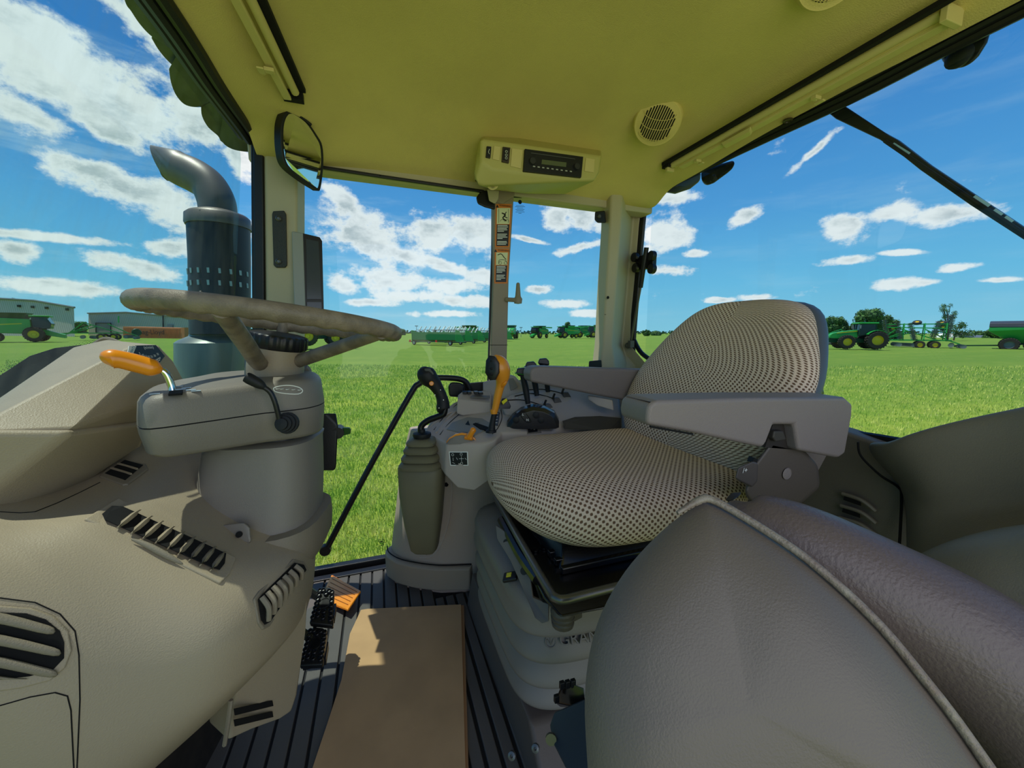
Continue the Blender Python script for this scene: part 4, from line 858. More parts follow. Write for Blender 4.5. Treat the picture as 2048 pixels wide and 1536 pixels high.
b = MB(); c = P(863, 767, 1.103); b.lathe([(.001, -.002), (.0068, -.002), (.0068, .001), (.005, .003), (.001, .003)], c, CAM-c, 16); b.build('thumb_button', M_org, js)
b = MB(); b.prism([c2 for c2 in [P(848, 736, 1.105), P(860, 736, 1.105), P(868, 746, 1.11), P(858, 748, 1.11)]], V((0, 0, -.006))); b.build('top_plate', mat('plate_grey', (70, 70, 72), .4), jg, bevel=.002)
for u, v in [(881, 780), (870, 790), (887, 800), (878, 816)]:
    b = MB(); b.ball(P(u, v, 1.121), .0018, 8); b.build('rivet', M_white, jg)
for u, v in [(893, 969), (853, 1105)]:
    b = MB(); c = np_(u, v, .001); b.lathe([(.001, -.002), (.007, -.002), (.007, .003), (.001, .003)], c, CAM-c, 14); b.build('screw_cap', M_void, cn)
b = MB(); b.tube([np_(*q, .0005) for q in [(904, 965), (904, 990), (898, 1040), (884, 1085), (866, 1110), (840, 1115)]], .0022, 6, 4); b.build('seam', M_con, cn)
# switch box, rear block
sb = thing('switch_box', 'raised grey block with black keys on the far edge of the console', 'switch box', P(945, 820, 1.3))
b = MB(); b.hull([P(*q) for q in [(916, 788, 1.30), (925, 781, 1.32), (980, 783, 1.36), (985, 790, 1.34), (982, 806, 1.30), (925, 805, 1.28), (915, 798, 1.28), (913, 828, 1.28), (925, 832, 1.28), (982, 826, 1.30), (985, 826, 1.36), (918, 822, 1.32)]]); b.build('housing', M_con, sb, bevel=.006, seg=3)
for i, (u, v) in enumerate([(929, 786), (938, 786), (952, 786), (961, 787)]):
    b = MB(); b.box(P(u, v, 1.315)+V((0, 0, .002)), (.014, .03, .008), rotz(-.1)); b.build('key', M_blk, sb, bevel=.0015)
b = MB(); b.prism([P(*q) for q in [(940, 796, 1.287), (980, 797, 1.297), (980, 792, 1.32), (945, 791, 1.31)]], (0, 0, .002)); b.build('tray', M_col, sb, bevel=.001)
rb_ = thing('console_block', 'grey angled side block behind the gear lever with blank switch plates', 'console block', P(1010, 780, 1.42))
b = MB(); b.hull([P(*q) for q in [(966, 764, 1.42), (966, 792, 1.40), (1000, 800, 1.38), (1046, 795, 1.36), (1046, 770, 1.37), (1030, 752, 1.40), (1020, 749, 1.42), (990, 758, 1.42), (966, 764, 1.47), (1046, 770, 1.47), (1030, 752, 1.47), (966, 795, 1.47), (1046, 800, 1.47)]]); b.build('block', M_con, rb_, bevel=.005, seg=3)
b = MB(); b.prism([P(*q) for q in [(1017, 757, 1.375), (1027, 756, 1.375), (1036, 774, 1.352), (1022, 781, 1.36)]], V((0, .004, -.002))); b.build('blank_plate', M_col, rb_, bevel=.001)
# lever quadrant
lq = thing('lever_quadrant', 'curved raised grey panel with three hydraulic lever slots', 'lever panel', P(1080, 800, 1.3))
b = MB(); b.hull([P(*q) for q in [(1000, 806, 1.28), (1020, 790, 1.33), (1060, 778, 1.38), (1110, 776, 1.40), (1140, 786, 1.36), (1145, 800, 1.33), (1110, 832, 1.24), (1060, 838, 1.22), (1010, 826, 1.24), (1110, 845, 1.24), (1145, 812, 1.33), (1010, 840, 1.26)]]); lqb = b.build('panel', M_con, lq, bevel=.005, seg=3)
Sq = bvh([lqb])
def lp(u, v, o=.001): return hit(Sq, u, v, o)[0]
for pts in [[(1058, 780), (1085, 779), (1108, 783), (1126, 788)], [(1030, 788), (1060, 787), (1085, 791), (1106, 797)], [(1012, 801), (1040, 800), (1065, 805), (1085, 812)]]:
    b = MB(); b.tube([lp(*q, .0002) for q in pts], .0022, 6, 4); b.build('slot', M_void, lq)
b = MB(); 
for u, v in [(1082, 805), (1084, 808), (1088, 806), (1026, 797), (1034, 796), (1041, 797)]: b.box(lp(u, v, .001), (.008, .0025, .001), rotz(.4))
b.build('symbols', M_white, lq)
for i, (u, v) in enumerate([(1130, 789), (1112, 800), (1095, 813)]):
    b = MB(); c = lp(u, v, .004); b.hull([c+V(q) for q in [(-.012, -.014, -.012), (.018, -.014, -.012), (.018, .012, -.012), (-.012, .012, -.012), (-.010, -.008, .006), (.008, -.008, .006), (.008, .008, .006), (-.010, .008, .006)]]); st = b.build('stop_block', mat('stop', (84, 80, 76), .5, bump=.4, bscale=120), lq, bevel=.002)
    b = MB(); b.box(*bar(c+V((-.016, -.006, .002)), c+V((-.004, .004, .018)), .006, .004)); b.build('stop_clip', M_blk, st)
def hlev(u0, v0, d0, u1, v1, d1, ring, label):
    t = thing('hydraulic_lever', label, 'lever', P(u0, v0, d0))
    b = MB(); a, c = P(u0, v0, d0), P(u1, v1, d1); b.tube([a, a.lerp(c, .5)+V((.002, 0, 0)), c], [.008, .0105, .008], 10); b.build('stem', M_rub, t)
    b = MB(); b.hull([c+R3*x+F3*y+V((0, 0, z)) for x, y, z in [(-.020, -.010, 0), (.020, -.010, -.006), (.020, .012, -.006), (-.020, .012, 0), (-.016, -.008, .014), (.010, -.008, .017), (.019, -.006, .008), (.019, .008, .008), (-.014, .008, .016), (.010, .008, .018), (-.010, 0, -.012), (.010, 0, -.014)]]); kn = b.build('knob', M_blk, t, bevel=.005, seg=3)
    if ring:
        b = MB(); b.tube([c+R3*math.cos(q)*.022+F3*math.sin(q)*.0135+V((0, 0, -.003-.003*math.cos(q))) for q in [k*math.pi/6 for k in range(13)]], .0016, 6, 3); b.build('colour_ring', ring, kn)
hlev(1056, 808, 1.25, 1044, 746, 1.25, mat('ring_green', (40, 130, 50), .4), 'black hydraulic lever with a green ring, nearest the control pod')
hlev(1074, 792, 1.32, 1062, 733, 1.32, mat('ring_blue', (40, 70, 190), .4), 'black hydraulic lever with a blue ring, middle of the row')
hlev(1096, 784, 1.37, 1087, 726, 1.37, None, 'black hydraulic lever with a plain knob, farthest of the row')
# black control pod
cpd = thing('control_pod', 'glossy black domed control pod with rocker symbols on the console', 'control pod', P(1065, 840, 1.17))
b = MB(); cc_ = P(1065, 850, 1.18); rr_ = []
for y, k, dz in [(-.035, .1, -.004), (-.033, .86, 0), (-.025, 1.0, .002), (.0, 1.02, .006), (.03, .9, .006), (.05, .6, .002), (.055, .1, 0)]:
    rr_.append([cc_+R3*x*k+F3*y+V((0, 0, h*(1 if k > .5 else .5)*min(1, k)+dz)) for x, h in [(-.078, -.004), (-.076, .008), (-.060, .030), (-.035, .050), (0, .060), (.035, .055), (.065, .040), (.078, .016), (.078, -.004)]])
b.loft(rr_); cpb = b.build('dome', mat('pod_black', (22, 24, 30), .25, spec=.6), cpd, bevel=.002)
Sc = bvh([cpb])
def cpp(u, v, o=.001): return hit(Sc, u, v, o)[0]
b = MB(); b.tube([cpp(*q, .0005) for q in [(1040, 825), (1048, 823), (1054, 830), (1062, 842), (1058, 845), (1050, 842), (1042, 832), (1040, 825)]], .001, 5, 3); b.build('rocker_outline', M_void, cpd)
for s_, u, v in [('L', 1046, 829), ('N', 1055, 840)]:
    c, nq = hit(Sc, u, v, .001); text('lettering', s_, c, R3, nq.cross(R3), .010, M_white, cpd)
for u, v in [(1032, 840), (1072, 830), (1082, 840)]:
    c, nq = hit(Sc, u, v, 0); b = MB(); b.lathe([(.010, -.001), (.010, .002), (.008, .003), (.001, .003)], c, nq, 18); b.build('round_key', M_rub, cpd)
b = MB(); c = P(1076, 815, 1.165); b.lathe([(.001, -.012), (.010, -.012), (.010, -.004), (.013, 0), (.012, .006), (.001, .008)], c, (0, 0, 1), 10); b.build('rotary_knob', M_blk, cpd)
yc = thing('pto_switch', 'black switch with yellow cap beside the orange gear lever', 'switch', P(1008, 805, 1.2))
b = MB(); b.hull([P(*q) for q in [(997, 814, 1.19), (1004, 797, 1.2), (1014, 796, 1.2), (1022, 812, 1.2), (1020, 818, 1.2), (998, 818, 1.19), (1004, 797, 1.23), (1020, 812, 1.23)]]); b.build('base', M_blk, yc, bevel=.002)
b = MB(); b.prism([P(*q) for q in [(1003, 803, 1.183), (1013, 796, 1.19), (1015, 801, 1.185), (1006, 809, 1.18)]], V((.002, .006, -.003))); b.build('cap', mat('yellow_cap', (222, 214, 50), .4), yc, bevel=.001)
b = MB(); b.prism([np_(u, v, .002) for u, v in [(1052, 856), (1080, 854), (1083, 866), (1054, 868)]], V((0, .003, -.003))); ws = b.build('twin_switch', M_col, cn, bevel=.001)
b = MB(); b.prism([np_(u, v, .004) for u, v in [(1055, 858), (1074, 857), (1075, 864), (1056, 866)]], V((0, .003, -.003))); b.build('switch_face', M_blk, ws, bevel=.001)
text('lettering', 'M  M', np_(1065, 861, .0045), R3, (0, 0, 1), .007, M_white, ws, lift=.001)
b = MB(); b.tube([dp(u, v, .002) for u, v in [(1024, 850), (1034, 853), (1042, 852)]], .004, 6); b.build('wax_mark', mat('red_orange', (205, 110, 80), .5), cn)
b = MB(); b.prism([P(*q) for q in [(1125, 842, 1.2), (1150, 834, 1.22), (1200, 832, 1.24), (1242, 836, 1.25), (1242, 868, 1.23), (1215, 862, 1.21), (1130, 858, 1.19)]], V((0, .001, 0))); b.build('tray_recess', mat('recess', (58, 54, 50), .6), cn, flat=True)
b = MB(); b.hull([P(*q) for q in [(1174, 790, 1.28), (1225, 800, 1.25), (1228, 822, 1.25), (1195, 812, 1.26), (1176, 800, 1.28), (1225, 800, 1.32), (1180, 795, 1.32)]]); b.build('cup_lip', M_con, cn, bevel=.004)
# ================================================================== OPERATOR SEAT
def fabric():
    m = mat('seat_fabric', (176, 160, 138), .9, spec=.15); nt = m.node_tree; b = nt.nodes['Principled BSDF']
    uv = nt.nodes.new('ShaderNodeUVMap'); uv.uv_map = 'UVMap'; mp = nt.nodes.new('ShaderNodeMapping'); mp.inputs['Rotation'].default_value = (0, 0, math.radians(45)); k = 2*math.pi/.0088
    mp.inputs['Scale'].default_value = (k, k, 1); nt.links.new(uv.outputs[0], mp.inputs[0]); s = nt.nodes.new('ShaderNodeSeparateXYZ'); nt.links.new(mp.outputs[0], s.inputs[0])
    def mm(op, a, c=0):
        n = nt.nodes.new('ShaderNodeMath'); n.operation = op
        for i, q in enumerate((a, c)):
            if isinstance(q, (int, float)): n.inputs[i].default_value = q
            else: nt.links.new(q, n.inputs[i])
        return n.outputs[0]
    sm = mm('ADD', mm('COSINE', s.outputs[0]), mm('COSINE', s.outputs[1]))
    mr = nt.nodes.new('ShaderNodeMapRange'); nt.links.new(sm, mr.inputs[0]); mr.inputs[1].default_value = .25; mr.inputs[2].default_value = .95
    mx = nt.nodes.new('ShaderNodeMix'); mx.data_type = 'RGBA'; nt.links.new(mr.outputs[0], mx.inputs['Factor']); mx.inputs['A'].default_value = lin((224, 198, 178)); mx.inputs['B'].default_value = lin((112, 84, 66))
    nt.links.new(mx.outputs['Result'], b.inputs['Base Color'])
    bp = nt.nodes.new('ShaderNodeBump'); bp.inputs['Strength'].default_value = .7; bp.inputs['Distance'].default_value = .002; bp.invert = True
    nt.links.new(mr.outputs[0], bp.inputs['Height']); nt.links.new(bp.outputs[0], b.inputs['Normal']); return m
M_fab = fabric()
YC = .80
seat = thing('operator_seat', 'operator seat in beige dotted fabric with grey armrests on a bellows suspension', 'seat', (.55, YC, .1))
# cushion: rings along X, rounded rect in YZ
def srr(x, hw, zt, zb, n=48, bol=.0, dish=.0):
    out = []; uvs = []; zc = (zt+zb)/2; hh = (zt-zb)/2; per = 0; last = None
    for j in range(n+1):
        a = 2*math.pi*j/n-math.pi/2; c, s_ = math.cos(a), math.sin(a); p = 2.6
        y = hw*math.copysign(abs(c)**(2/p), c); z = hh*math.copysign(abs(s_)**(2/p), s_)
        if s_ > 0 and hw > .05: z += (bol*abs(y/hw)**4-dish*(1-abs(y/hw)**2))*s_
        q = V((x, YC+y, zc+z)); per += (q-last).length if last else 0; last = q
        if j < n: out.append(q)
        uvs.append(per)
    mid_ = uvs[-1]/2; return out, [u-mid_ for u in uvs]
secs = [(.228, .004, .562, .558), (.230, .03, .572, .548), (.238, .10, .595, .520), (.262, .165, .612, .498), (.30, .215, .622, .480), (.35, .243, .626, .470), (.42, .256, .622, .468), (.50, .262, .614, .475), (.58, .262, .610, .482), (.66, .255, .612, .486), (.72, .235, .616, .49), (.78, .20, .612, .50)]
rings = []; uvs = []; acc_ = 0; last = None
for i, (x, hw, zt_, zb_) in enumerate(secs):
    r, uu = srr(x, hw, zt_, zb_, bol=.028*(max(0, min(1, (x-.32)/.2))), dish=.014*max(0, min(1, (x-.3)/.2)))
    if last is not None: acc_ += math.hypot(x-last[0], zt_-last[2])+.5*abs(hw-last[1])*(1 if i < 5 else 0)
    last = (x, hw, zt_); rings.append(r); uvs.append([(u, acc_) for u in uu])
b = MB(); b.loft(rings, uvs=uvs); b.build('seat_cushion', M_fab, seat, sub=2)
# backrest: rings along Z, rounded rect in XY, leaning back
def brr(z, hw, xf, th, n=48, wing=.02, yo=0):
    out = []; uvs = []; per = 0; last = None
    for j in range(n+1):
        a = 2*math.pi*j/n; c, s_ = math.cos(a), math.sin(a); p = 2.7
        y = hw*math.copysign(abs(s_)**(2/p), s_); x = -th/2*math.copysign(abs(c)**(2/p), c)
        if c > 0: x -= wing*abs(y/max(hw, .01))**3*c-wing*.5*c*(1-abs(y/max(hw, .01))**2)
        q = V((xf+th/2+x, YC+yo+y, z)); per += (q-last).length if last else 0; last = q
        if j < n: out.append(q)
        uvs.append(per)
    return out, uvs
SHF = {.850: .008, .90: .014, .94: .016, .965: .016, .980: .016, .985: .016}
bs = [(.560, .17, .72, .06), (.575, .205, .705, .09), (.62, .232, .705, .11), (.68, .262, .725, .12), (.75, .270, .765, .115), (.80, .262, .80, .11), (.85, .240, .835, .105), (.90, .212, .875, .10), (.94, .185, .91, .09), (.965, .155, .93, .075), (.980, .11, .945, .055), (.985, .05, .955, .03)]
rings = []; uvs = []; acc_ = 0; last = None
for i, (z, hw, xf, th) in enumerate(bs):
    r, uu = brr(z, hw, xf, th, wing=.022 if .6 < z < .95 else .01, yo=SHF.get(z, .004))
    if last is not None: acc_ += math.hypot(z-last[0], xf-last[1])
    last = (z, xf); rings.append(r); uvs.append([(u, acc_) for u in uu])
b = MB(); b.loft(rings, uvs=uvs); bk = b.build('backrest', M_fab, seat, sub=2)
rings = [brr(z, hw*.955, xf+th*.55, th*.85, wing=0, yo=.010)[0] for z, hw, xf, th in bs[1:-1]]
b = MB(); b.loft(rings); bsh = b.build('backrest_shell', mat('shell_blue_grey', (86, 92, 100), .4), seat, sub=1)
b = MB(); b.box((.975, .628, .862), (.02, .02, .045)); b.box((.965, .622, .825), (.02, .02, .015)); b.build('lever_bracket', M_blk, bsh, bevel=.004)
b = MB(); b.tube([PY(1598, 783, .56), PY(1615, 778, .60), PY(1634, 785, .64)], .014, 10); b.build('belt_guide', M_blk, seat)
# armrests
def armrest(pts, y0, y1, name='armrest'):
    b = MB(); b.prism([PY(u, v, y0) for u, v in pts], (0, y1-y0, 0)); return b.build(name, M_arm, seat, bevel=.010, seg=4)
armrest([(1298, 812), (1312, 801), (1500, 796), (1692, 795), (1707, 808), (1706, 830), (1692, 908), (1678, 917), (1598, 902), (1590, 850), (1548, 850), (1535, 884), (1528, 896), (1512, 893), (1385, 866), (1296, 851), (1294, 835)], .455, .525)
b = MB(); b.box(*bar(PY(1300, 853, .452), PY(1385, 868, .452), .003, .003, (0, 1, 0))); b.build('armrest_seam', M_void, seat)
b = MB(); b.prism([PY(u, v, .475) for u, v in [(1546, 848), (1592, 848), (1600, 900), (1530, 895)]], (0, .04, 0)); b.build('armrest_recess', mat('arm_recess', (44, 38, 36), .6), seat, flat=True)
b = MB(); b.prism([PY(u, v, .465) for u, v in [(1549, 862), (1568, 862), (1574, 880), (1552, 884), (1546, 876)]], (0, .03, 0)); b.build('armrest_stop', MATS['recess'], seat, bevel=.003)
armrest([(1060, 745), (1066, 735), (1080, 733), (1340, 741), (1340, 805), (1255, 802), (1190, 790), (1062, 764)], 1.065, 1.13)
b = MB(); b.hull([(.90, .50, .74), (.84, .52, .60), (.76, .53, .54), (.90, .56, .56), (.80, .53, .70), (.9, .56, .72), (.78, .56, .52)]); b.build('armrest_pivot', M_arm, seat, bevel=.01)
# recliner side cover
b = MB(); b.hull([PY(u, v, y) for y in (.475, .54) for u, v in [(1545, 880), (1600, 892), (1636, 930), (1640, 975), (1600, 1010), (1500, 1005), (1488, 985), (1508, 930)]]); rc = b.build('recliner_cover', mat('cover_taupe', (86, 77, 71), .5, bump=.2), seat, bevel=.012, seg=3)
b = MB(); c = PY(1573, 947, .474); b.lathe([(.010, 0), (.010, .001), (.0085, .0015), (.001, .001)], c, (0, -1, 0), 24); b.tube([c+V((math.cos(a)*.0105, -.0012, math.sin(a)*.0105)) for a in [k*math.pi/8 for k in range(17)]], .0006, 4, 1); b.build('cap_button', M_arm, rc)
b = MB(); b.hull([PY(u, v, y) for y, k in ((.44, 0), (.475, 1)) for u, v in [(1476, 935), (1506, 922), (1516, 926), (1515, 962), (1504, 975), (1470, 958)]]); lv_ = b.build('recline_lever', mat('lever_dark', (78, 70, 68), .45), seat, bevel=.005, seg=3)
b = MB(); b.box(*bar(PY(1503, 925, .46), PY(1507, 915, .46), .010, .01)); b.build('lever_stub', M_blk, lv_)
text('lettering', '\u21C4' if 0 else '/+', PY(1490, 941, .4385), (1, 0, 0), (0, 0, 1), .012, M_white, lv_)
# suspension top frame
b = MB(); b.hull([PZ(u, v, z) for z in (.425, .455) for u, v in [(1000, 1020), (1085, 1195), (1120, 1235), (1300, 1200), (1300, 1010), (1040, 1000)]]); b.build('suspension_plate', M_fr, seat, bevel=.006)
b = MB(); b.hull([(.30, .60, .45), (.30, 1.0, .45), (.75, 1.0, .45), (.75, .60, .45), (.33, .64, .495), (.33, .96, .495), (.72, .96, .495), (.72, .64, .495)]); b.build('cushion_pan', M_fr, seat, bevel=.006)
for k in range(3):
    b = MB(); b.box((.40, .60-k*.028+.05, .462), (.20, .012, .014)); b.build('rail', M_fr, seat, bevel=.003)
for (u, v) in [(1070, 1100), (1088, 1095), (1110, 1120)]:
    b = MB(); b.lathe([(.009, 0), (.009, .003), (.005, .003), (.001, .001)], PZ(u, v, .456), (0, 0, 1), 12); b.build('bolt', M_fr, seat)
b = MB(); b.tube([PZ(*q) for q in [(990, 994, .475), (1000, 1010, .475), (1050, 1098, .475), (1098, 1180, .475), (1112, 1196, .475), (1130, 1199, .475), (1160, 1192, .475), (1240, 1172, .475), (1300, 1160, .475)]], .0075, 12, 5); b.build('slide_handle', M_stl, seat)
b = MB(); b.tube([PZ(1003, 1040, .46), PZ(1040, 1110, .46), PZ(1075, 1160, .46)], .010, 8); b.tube([PZ(1078, 1165, .45), PZ(1092, 1200, .44)], .007, 8); b.build('side_rail', M_fr, seat)
q_ = [(991, 1050, .450), (1008, 1062, .448), (1030, 1085, .445), (1052, 1118, .44), (1060, 1150, .435), (1066, 1195, .425), (1097, 1208, .415), (1097, 1244, .39), (1084, 1248, .385), (1070, 1236, .395), (1042, 1170, .41), (1020, 1120, .425), (994, 1078, .435)]
b = MB(); b.prism([CAM+(PZ(*q)-CAM)*.965 for q in q_], V((.004, .006, -.002))); b.build('side_bracket', mat('bracket_grey', (120, 112, 104), .45), seat, bevel=.0015)
for u, v in [(1013, 1085), (1048, 1142)]:
    b = MB(); c = CAM+(PZ(u, v, .432)-CAM)*.955; b.lathe([(.007, -.002), (.007, .002), (.001, .002)], c, (-.6, -.7, .4), 12); b.build('screw', M_rub, seat)
# bellows
def br_(x0, y0, z, g=0): return rrect(x0+.34-0, y0+.235, .34-g, .235-g, z, 48, 6)
prof = [(.215, .578, .430, 0)]
for k, zr in enumerate([.345, .278, .211, .150]):
    x0 = .212+.006*k; y0 = .560+.012*k
    prof += [(x0, y0, zr+.046, .020 if k else .004), (x0, y0, zr+.022, .006), (x0, y0, zr+.006, 0), (x0, y0, zr-.003, .001), (x0, y0, zr-.009, .030), (x0, y0, zr-.014, .034)]
prof += [(.236, .60, .12, .02)]
b = MB(); b.loft([br_(*p) for p in prof]); bel = b.build('bellows', M_bel, seat, sub=1)
Sb = bvh([bel])
c, nb = hit(Sb, 1085, 1283); c2, _ = hit(Sb, 1150, 1275)
tx = (c2-c).normalized(); g_ = text('embossed_lettering', 'GRAMMER', hit(Sb, 1118, 1281, .0)[0]+nb*.002, tx, nb.cross(tx), .028, M_bel, bel, align='LEFT', depth=.004)
b = MB(); lc = hit(Sb, 1101, 1283, .0005)[0]; b.tube([lc+tx*math.cos(a)*.010+nb.cross(tx)*math.sin(a)*.010 for a in [k*math.pi/8 for k in range(17)]], .0012, 5, 1)
b.tube([lc+tx*x*.01+nb.cross(tx)*y*.01 for x, y in [(-.6, .4), (0, -.6), (.6, .4)]], .0012, 5, 1); b.tube([lc+tx*x*.01+nb.cross(tx)*y*.01 for x, y in [(0, .6), (0, -.6)]], .0012, 5, 1); b.build('embossed_emblem', M_bel, bel)
b = MB(); cq, nq = hit(Sb, 1022, 1157, .004); tq = V((0, 0, 1)).cross(nq).normalized(); up_ = nq.cross(tq)
b.box(cq, (.026, .030, .008), Matrix((tq, up_, nq)).transposed()); wi = b.build('weight_indicator', M_blk, seat, bevel=.003)
b = MB(); b.box(cq+nq*.0045-up_*.002, (.012, .010, .002), Matrix((tq, up_, nq)).transposed()); b.build('indicator_window', mat('indicator_yellow', (225, 215, 50), .3), wi)
b = MB(); c = P(1125, 1228, .655); b.lathe([(.001, -.02), (.018, -.02), (.020, -.012), (.018, -.010), (.021, -.004), (.019, -.002), (.021, .004), (.018, .014), (.001, .016)], c, (0, .1, 1), 14); b.hull([c+V(q) for q in [(0, -.012, .004), (.035, -.006, .004), (.035, .016, .004), (0, .014, .004), (0, -.012, -.014), (.035, -.006, -.012), (.03, .016, -.012)]]); sk_ = b.build('height_knob', mat('knob_taupe', (84, 76, 70), .45), seat, bevel=.002)
b = MB(); b.box(c+V((.012, -.003, .0185)), (.004, .010, .001)); b.box(c+V((.020, -.003, .0185)), (.012, .003, .001)); b.build('knob_mark', M_white, sk_)
# seat base plinth
spb = thing('seat_plinth', 'taupe metal plinth bolted to the floor under the seat bellows', 'seat base', (.55, .8, 0))
b = MB(); b.hull([(.255, .63, .115), (.255, 1.15, .115), (.95, 1.15, .115), (.95, .60, .115), (.25, .50, 0), (.235, 1.15, 0), (.98, 1.15, 0), (.98, .45, 0)]); b.build('plinth', mat('plinth', (96, 84, 76), .5, bump=.1), spb, bevel=.01)
for q in [(1072, 1495), (1025, 1510)]:
    b = MB(); b.lathe([(.007, 0), (.007, .006), (.003, .007), (.001, .004)], P(q[0], q[1], .70), (-.5, -.6, .5), 10); b.build('bolt', M_stl, spb)
bb_ = thing('belt_bracket', 'black toothed buckle bracket and dark blue panel low between bellows and folded seat', 'bracket', P(1140, 1440, .62))
b = MB(); b.hull([P(*q) for q in [(1108, 1405, .62), (1120, 1375, .61), (1145, 1366, .60), (1170, 1375, .59), (1175, 1420, .58), (1120, 1415, .63)]]); b.build('buckle', M_fr, bb_, bevel=.003)
for i in range(4):
    b = MB(); b.box(P(1113+i*11, 1372-i*2+(i == 0)*25, .60), (.008, .006, .012)); b.build('tooth', M_blk, bb_, bevel=.001)
b = MB(); b.hull([P(*q) for q in [(1098, 1450, .58), (1108, 1422, .59), (1170, 1395, .57), (1200, 1560, .48), (1140, 1560, .50), (1105, 1490, .55), (1200, 1450, .62)]]); b.build('side_panel', mat('panel_blue', (44, 54, 66), .4), bb_, bevel=.004)
b = MB(); b.lathe([(.008, 0), (.008, .004), (.001, .004)], P(1102, 1476, .555), (-.4, -.9, .3), 12); b.build('bolt', M_stl, bb_)
# ================================================================== FOLDED INSTRUCTOR SEAT (foreground)
fsx = thing('folded_passenger_seat', 'folded passenger seat in the foreground, smooth grey shell with worn edge and vinyl bolster', 'seat', P(1550, 1350, .36))
ol = [(1175, 1800, .30), (1158, 1540, .325), (1153, 1400, .345), (1164, 1300, .36), (1190, 1215, .372), (1238, 1132, .387), (1298, 1064, .40), (1352, 1018, .41), (1396, 992, .417), (1424, 992, .417), (1500, 1034, .40), (1620, 1114, .372), (1750, 1230, .345), (1850, 1347, .325), (1950, 1478, .308), (2080, 1680, .285), (2100, 1800, .28)]
op = smooth_path([P(*q) for q in ol], 4); cS = P(1500, 1420, .335); nS = (CAM-cS).normalized()
rings = []
for r in [1.0, .985, .95, .88, .75, .55, .3, .05]:
    bul = .045*(1-r**4)+(-.010 if r > .99 else 0)
    rings.append([cS.lerp(p, r)+nS*(bul-.02) for p in op])
back = [p-nS*.035 for p in op]
b = MB(); b.loft([[cS.lerp(p, .9) for p in back], back]+rings); b.build('shell', M_shell, fsx)
b = MB(); b.tube([P(*q)-nS*.012 for q in ol[7:]], [.002]+[.0042]*7+[.005, .006], 10, 5); b.build('worn_edge', M_worn, fsx)
def btube(pts, rad, name, m, par, n=20, fl=1.0):
    b = MB(); b.tube(pts, rad, n, 6, flat=fl); return b.build(name, m, par)
btube([P(1462, 1010, .54), P(1482, 1036, .525), P(1540, 1062, .51), P(1620, 1103, .49), P(1750, 1178, .46), P(1900, 1268, .43), P(2050, 1385, .40), P(2250, 1560, .36)], [.012, .034, .047, .055, .062, .068, .074, .08], 'bolster', M_vinyl, fsx, 24)
btube([P(1560, 1030, .47), P(1640, 1050, .455), P(1760, 1105, .43), P(1900, 1180, .405), P(2060, 1288, .375)], [.002, .004, .006, .006, .006], 'bolster_scuff', M_worn, fsx, 8) if 0 else None
b = MB(); b.hull([P(*q) for q in [(1446, 1000, .50), (1462, 984, .51), (1488, 982, .52), (1480, 992, .50), (1460, 1006, .49)]]); b.build('buckle_strap', M_blk, fsx, bevel=.003)
# ================================================================== OUTSIDE THE CAB, CLOSE
ex = thing('exhaust_stack', 'tall grey exhaust stack with perforated muffler shield and curved outlet outside the windshield', 'exhaust', P(435, 760, 1.40))
dE = 1.42
def er(u0, u1, v): c = P((u0+u1)/2, v, dE); return c, (u1-u0)/2*dE/F
M_ex = mat('exhaust_steel', (112, 106, 100), .45, metal=.25, var=.25, vscale=6); M_ex2 = mat('muffler_dark', (54, 54, 56), .5, metal=.1, var=.3, vscale=8)
def rv_(spec, name, m, n=36):
    rings = []
    for u0, u1, v in spec:
        c, r = er(u0, u1, v); rings.append([c+V((math.cos(a)*r, math.sin(a)*r, 0)) for a in [2*math.pi*j/n for j in range(n)]])
    b = MB(); b.loft(rings); return b.build(name, m, ex)
rv_([(366, 486, 760), (366, 486, 700), (366, 486, 685), (372, 480, 680), (388, 468, 672), (392, 466, 660)], 'lower_can', mat('can_green_grey', (112, 122, 116), .35, metal=.2))
mz = rv_([(392, 492, 668), (391, 492, 600), (390, 492, 520), (387, 491, 456)], 'muffler_shield', M_ex2)
rv_([(385, 493, 456), (383, 493, 452), (383, 491, 435), (388, 486, 430), (402, 470, 424), (410, 466, 422)], 'top_cap', M_ex)
b = MB()
for v in (548, 571):
    for k in range(9):
        c, r = er(390, 492, v); a = -math.pi*.95+k*.34; b.box(c+V((math.cos(a)*(r+.001), math.sin(a)*(r+.001), 0)), (.007, .003, .017), rotz(a+math.pi/2))
b.build('shield_slots', mat('slot_light', (150, 180, 190), .5), ex)
n = 28; path = [(437, 430, 32), (433, 402, 32.5), (418, 372, 32), (392, 353, 33), (360, 338, 32), (334, 322, 31)]
sp_ = smooth_path([P(u, v, dE) for u, v, r in path], 6); rr_ = [q.x for q in smooth_path([V((r*dE/F, 0, 0)) for _, _, r in path], 6)]
b = MB(); tube_r = []; up = V((0, 1, 0)); N_ = len(sp_)
for i, p in enumerate(sp_):
    t = (sp_[min(i+1, N_-1)]-sp_[max(i-1, 0)]).normalized(); x = t.cross(up).normalized(); ring = [p+(x*math.cos(a)+up*math.sin(a))*rr_[i] for a in [2*math.pi*j/n for j in range(n)]]; tube_r.append(ring)
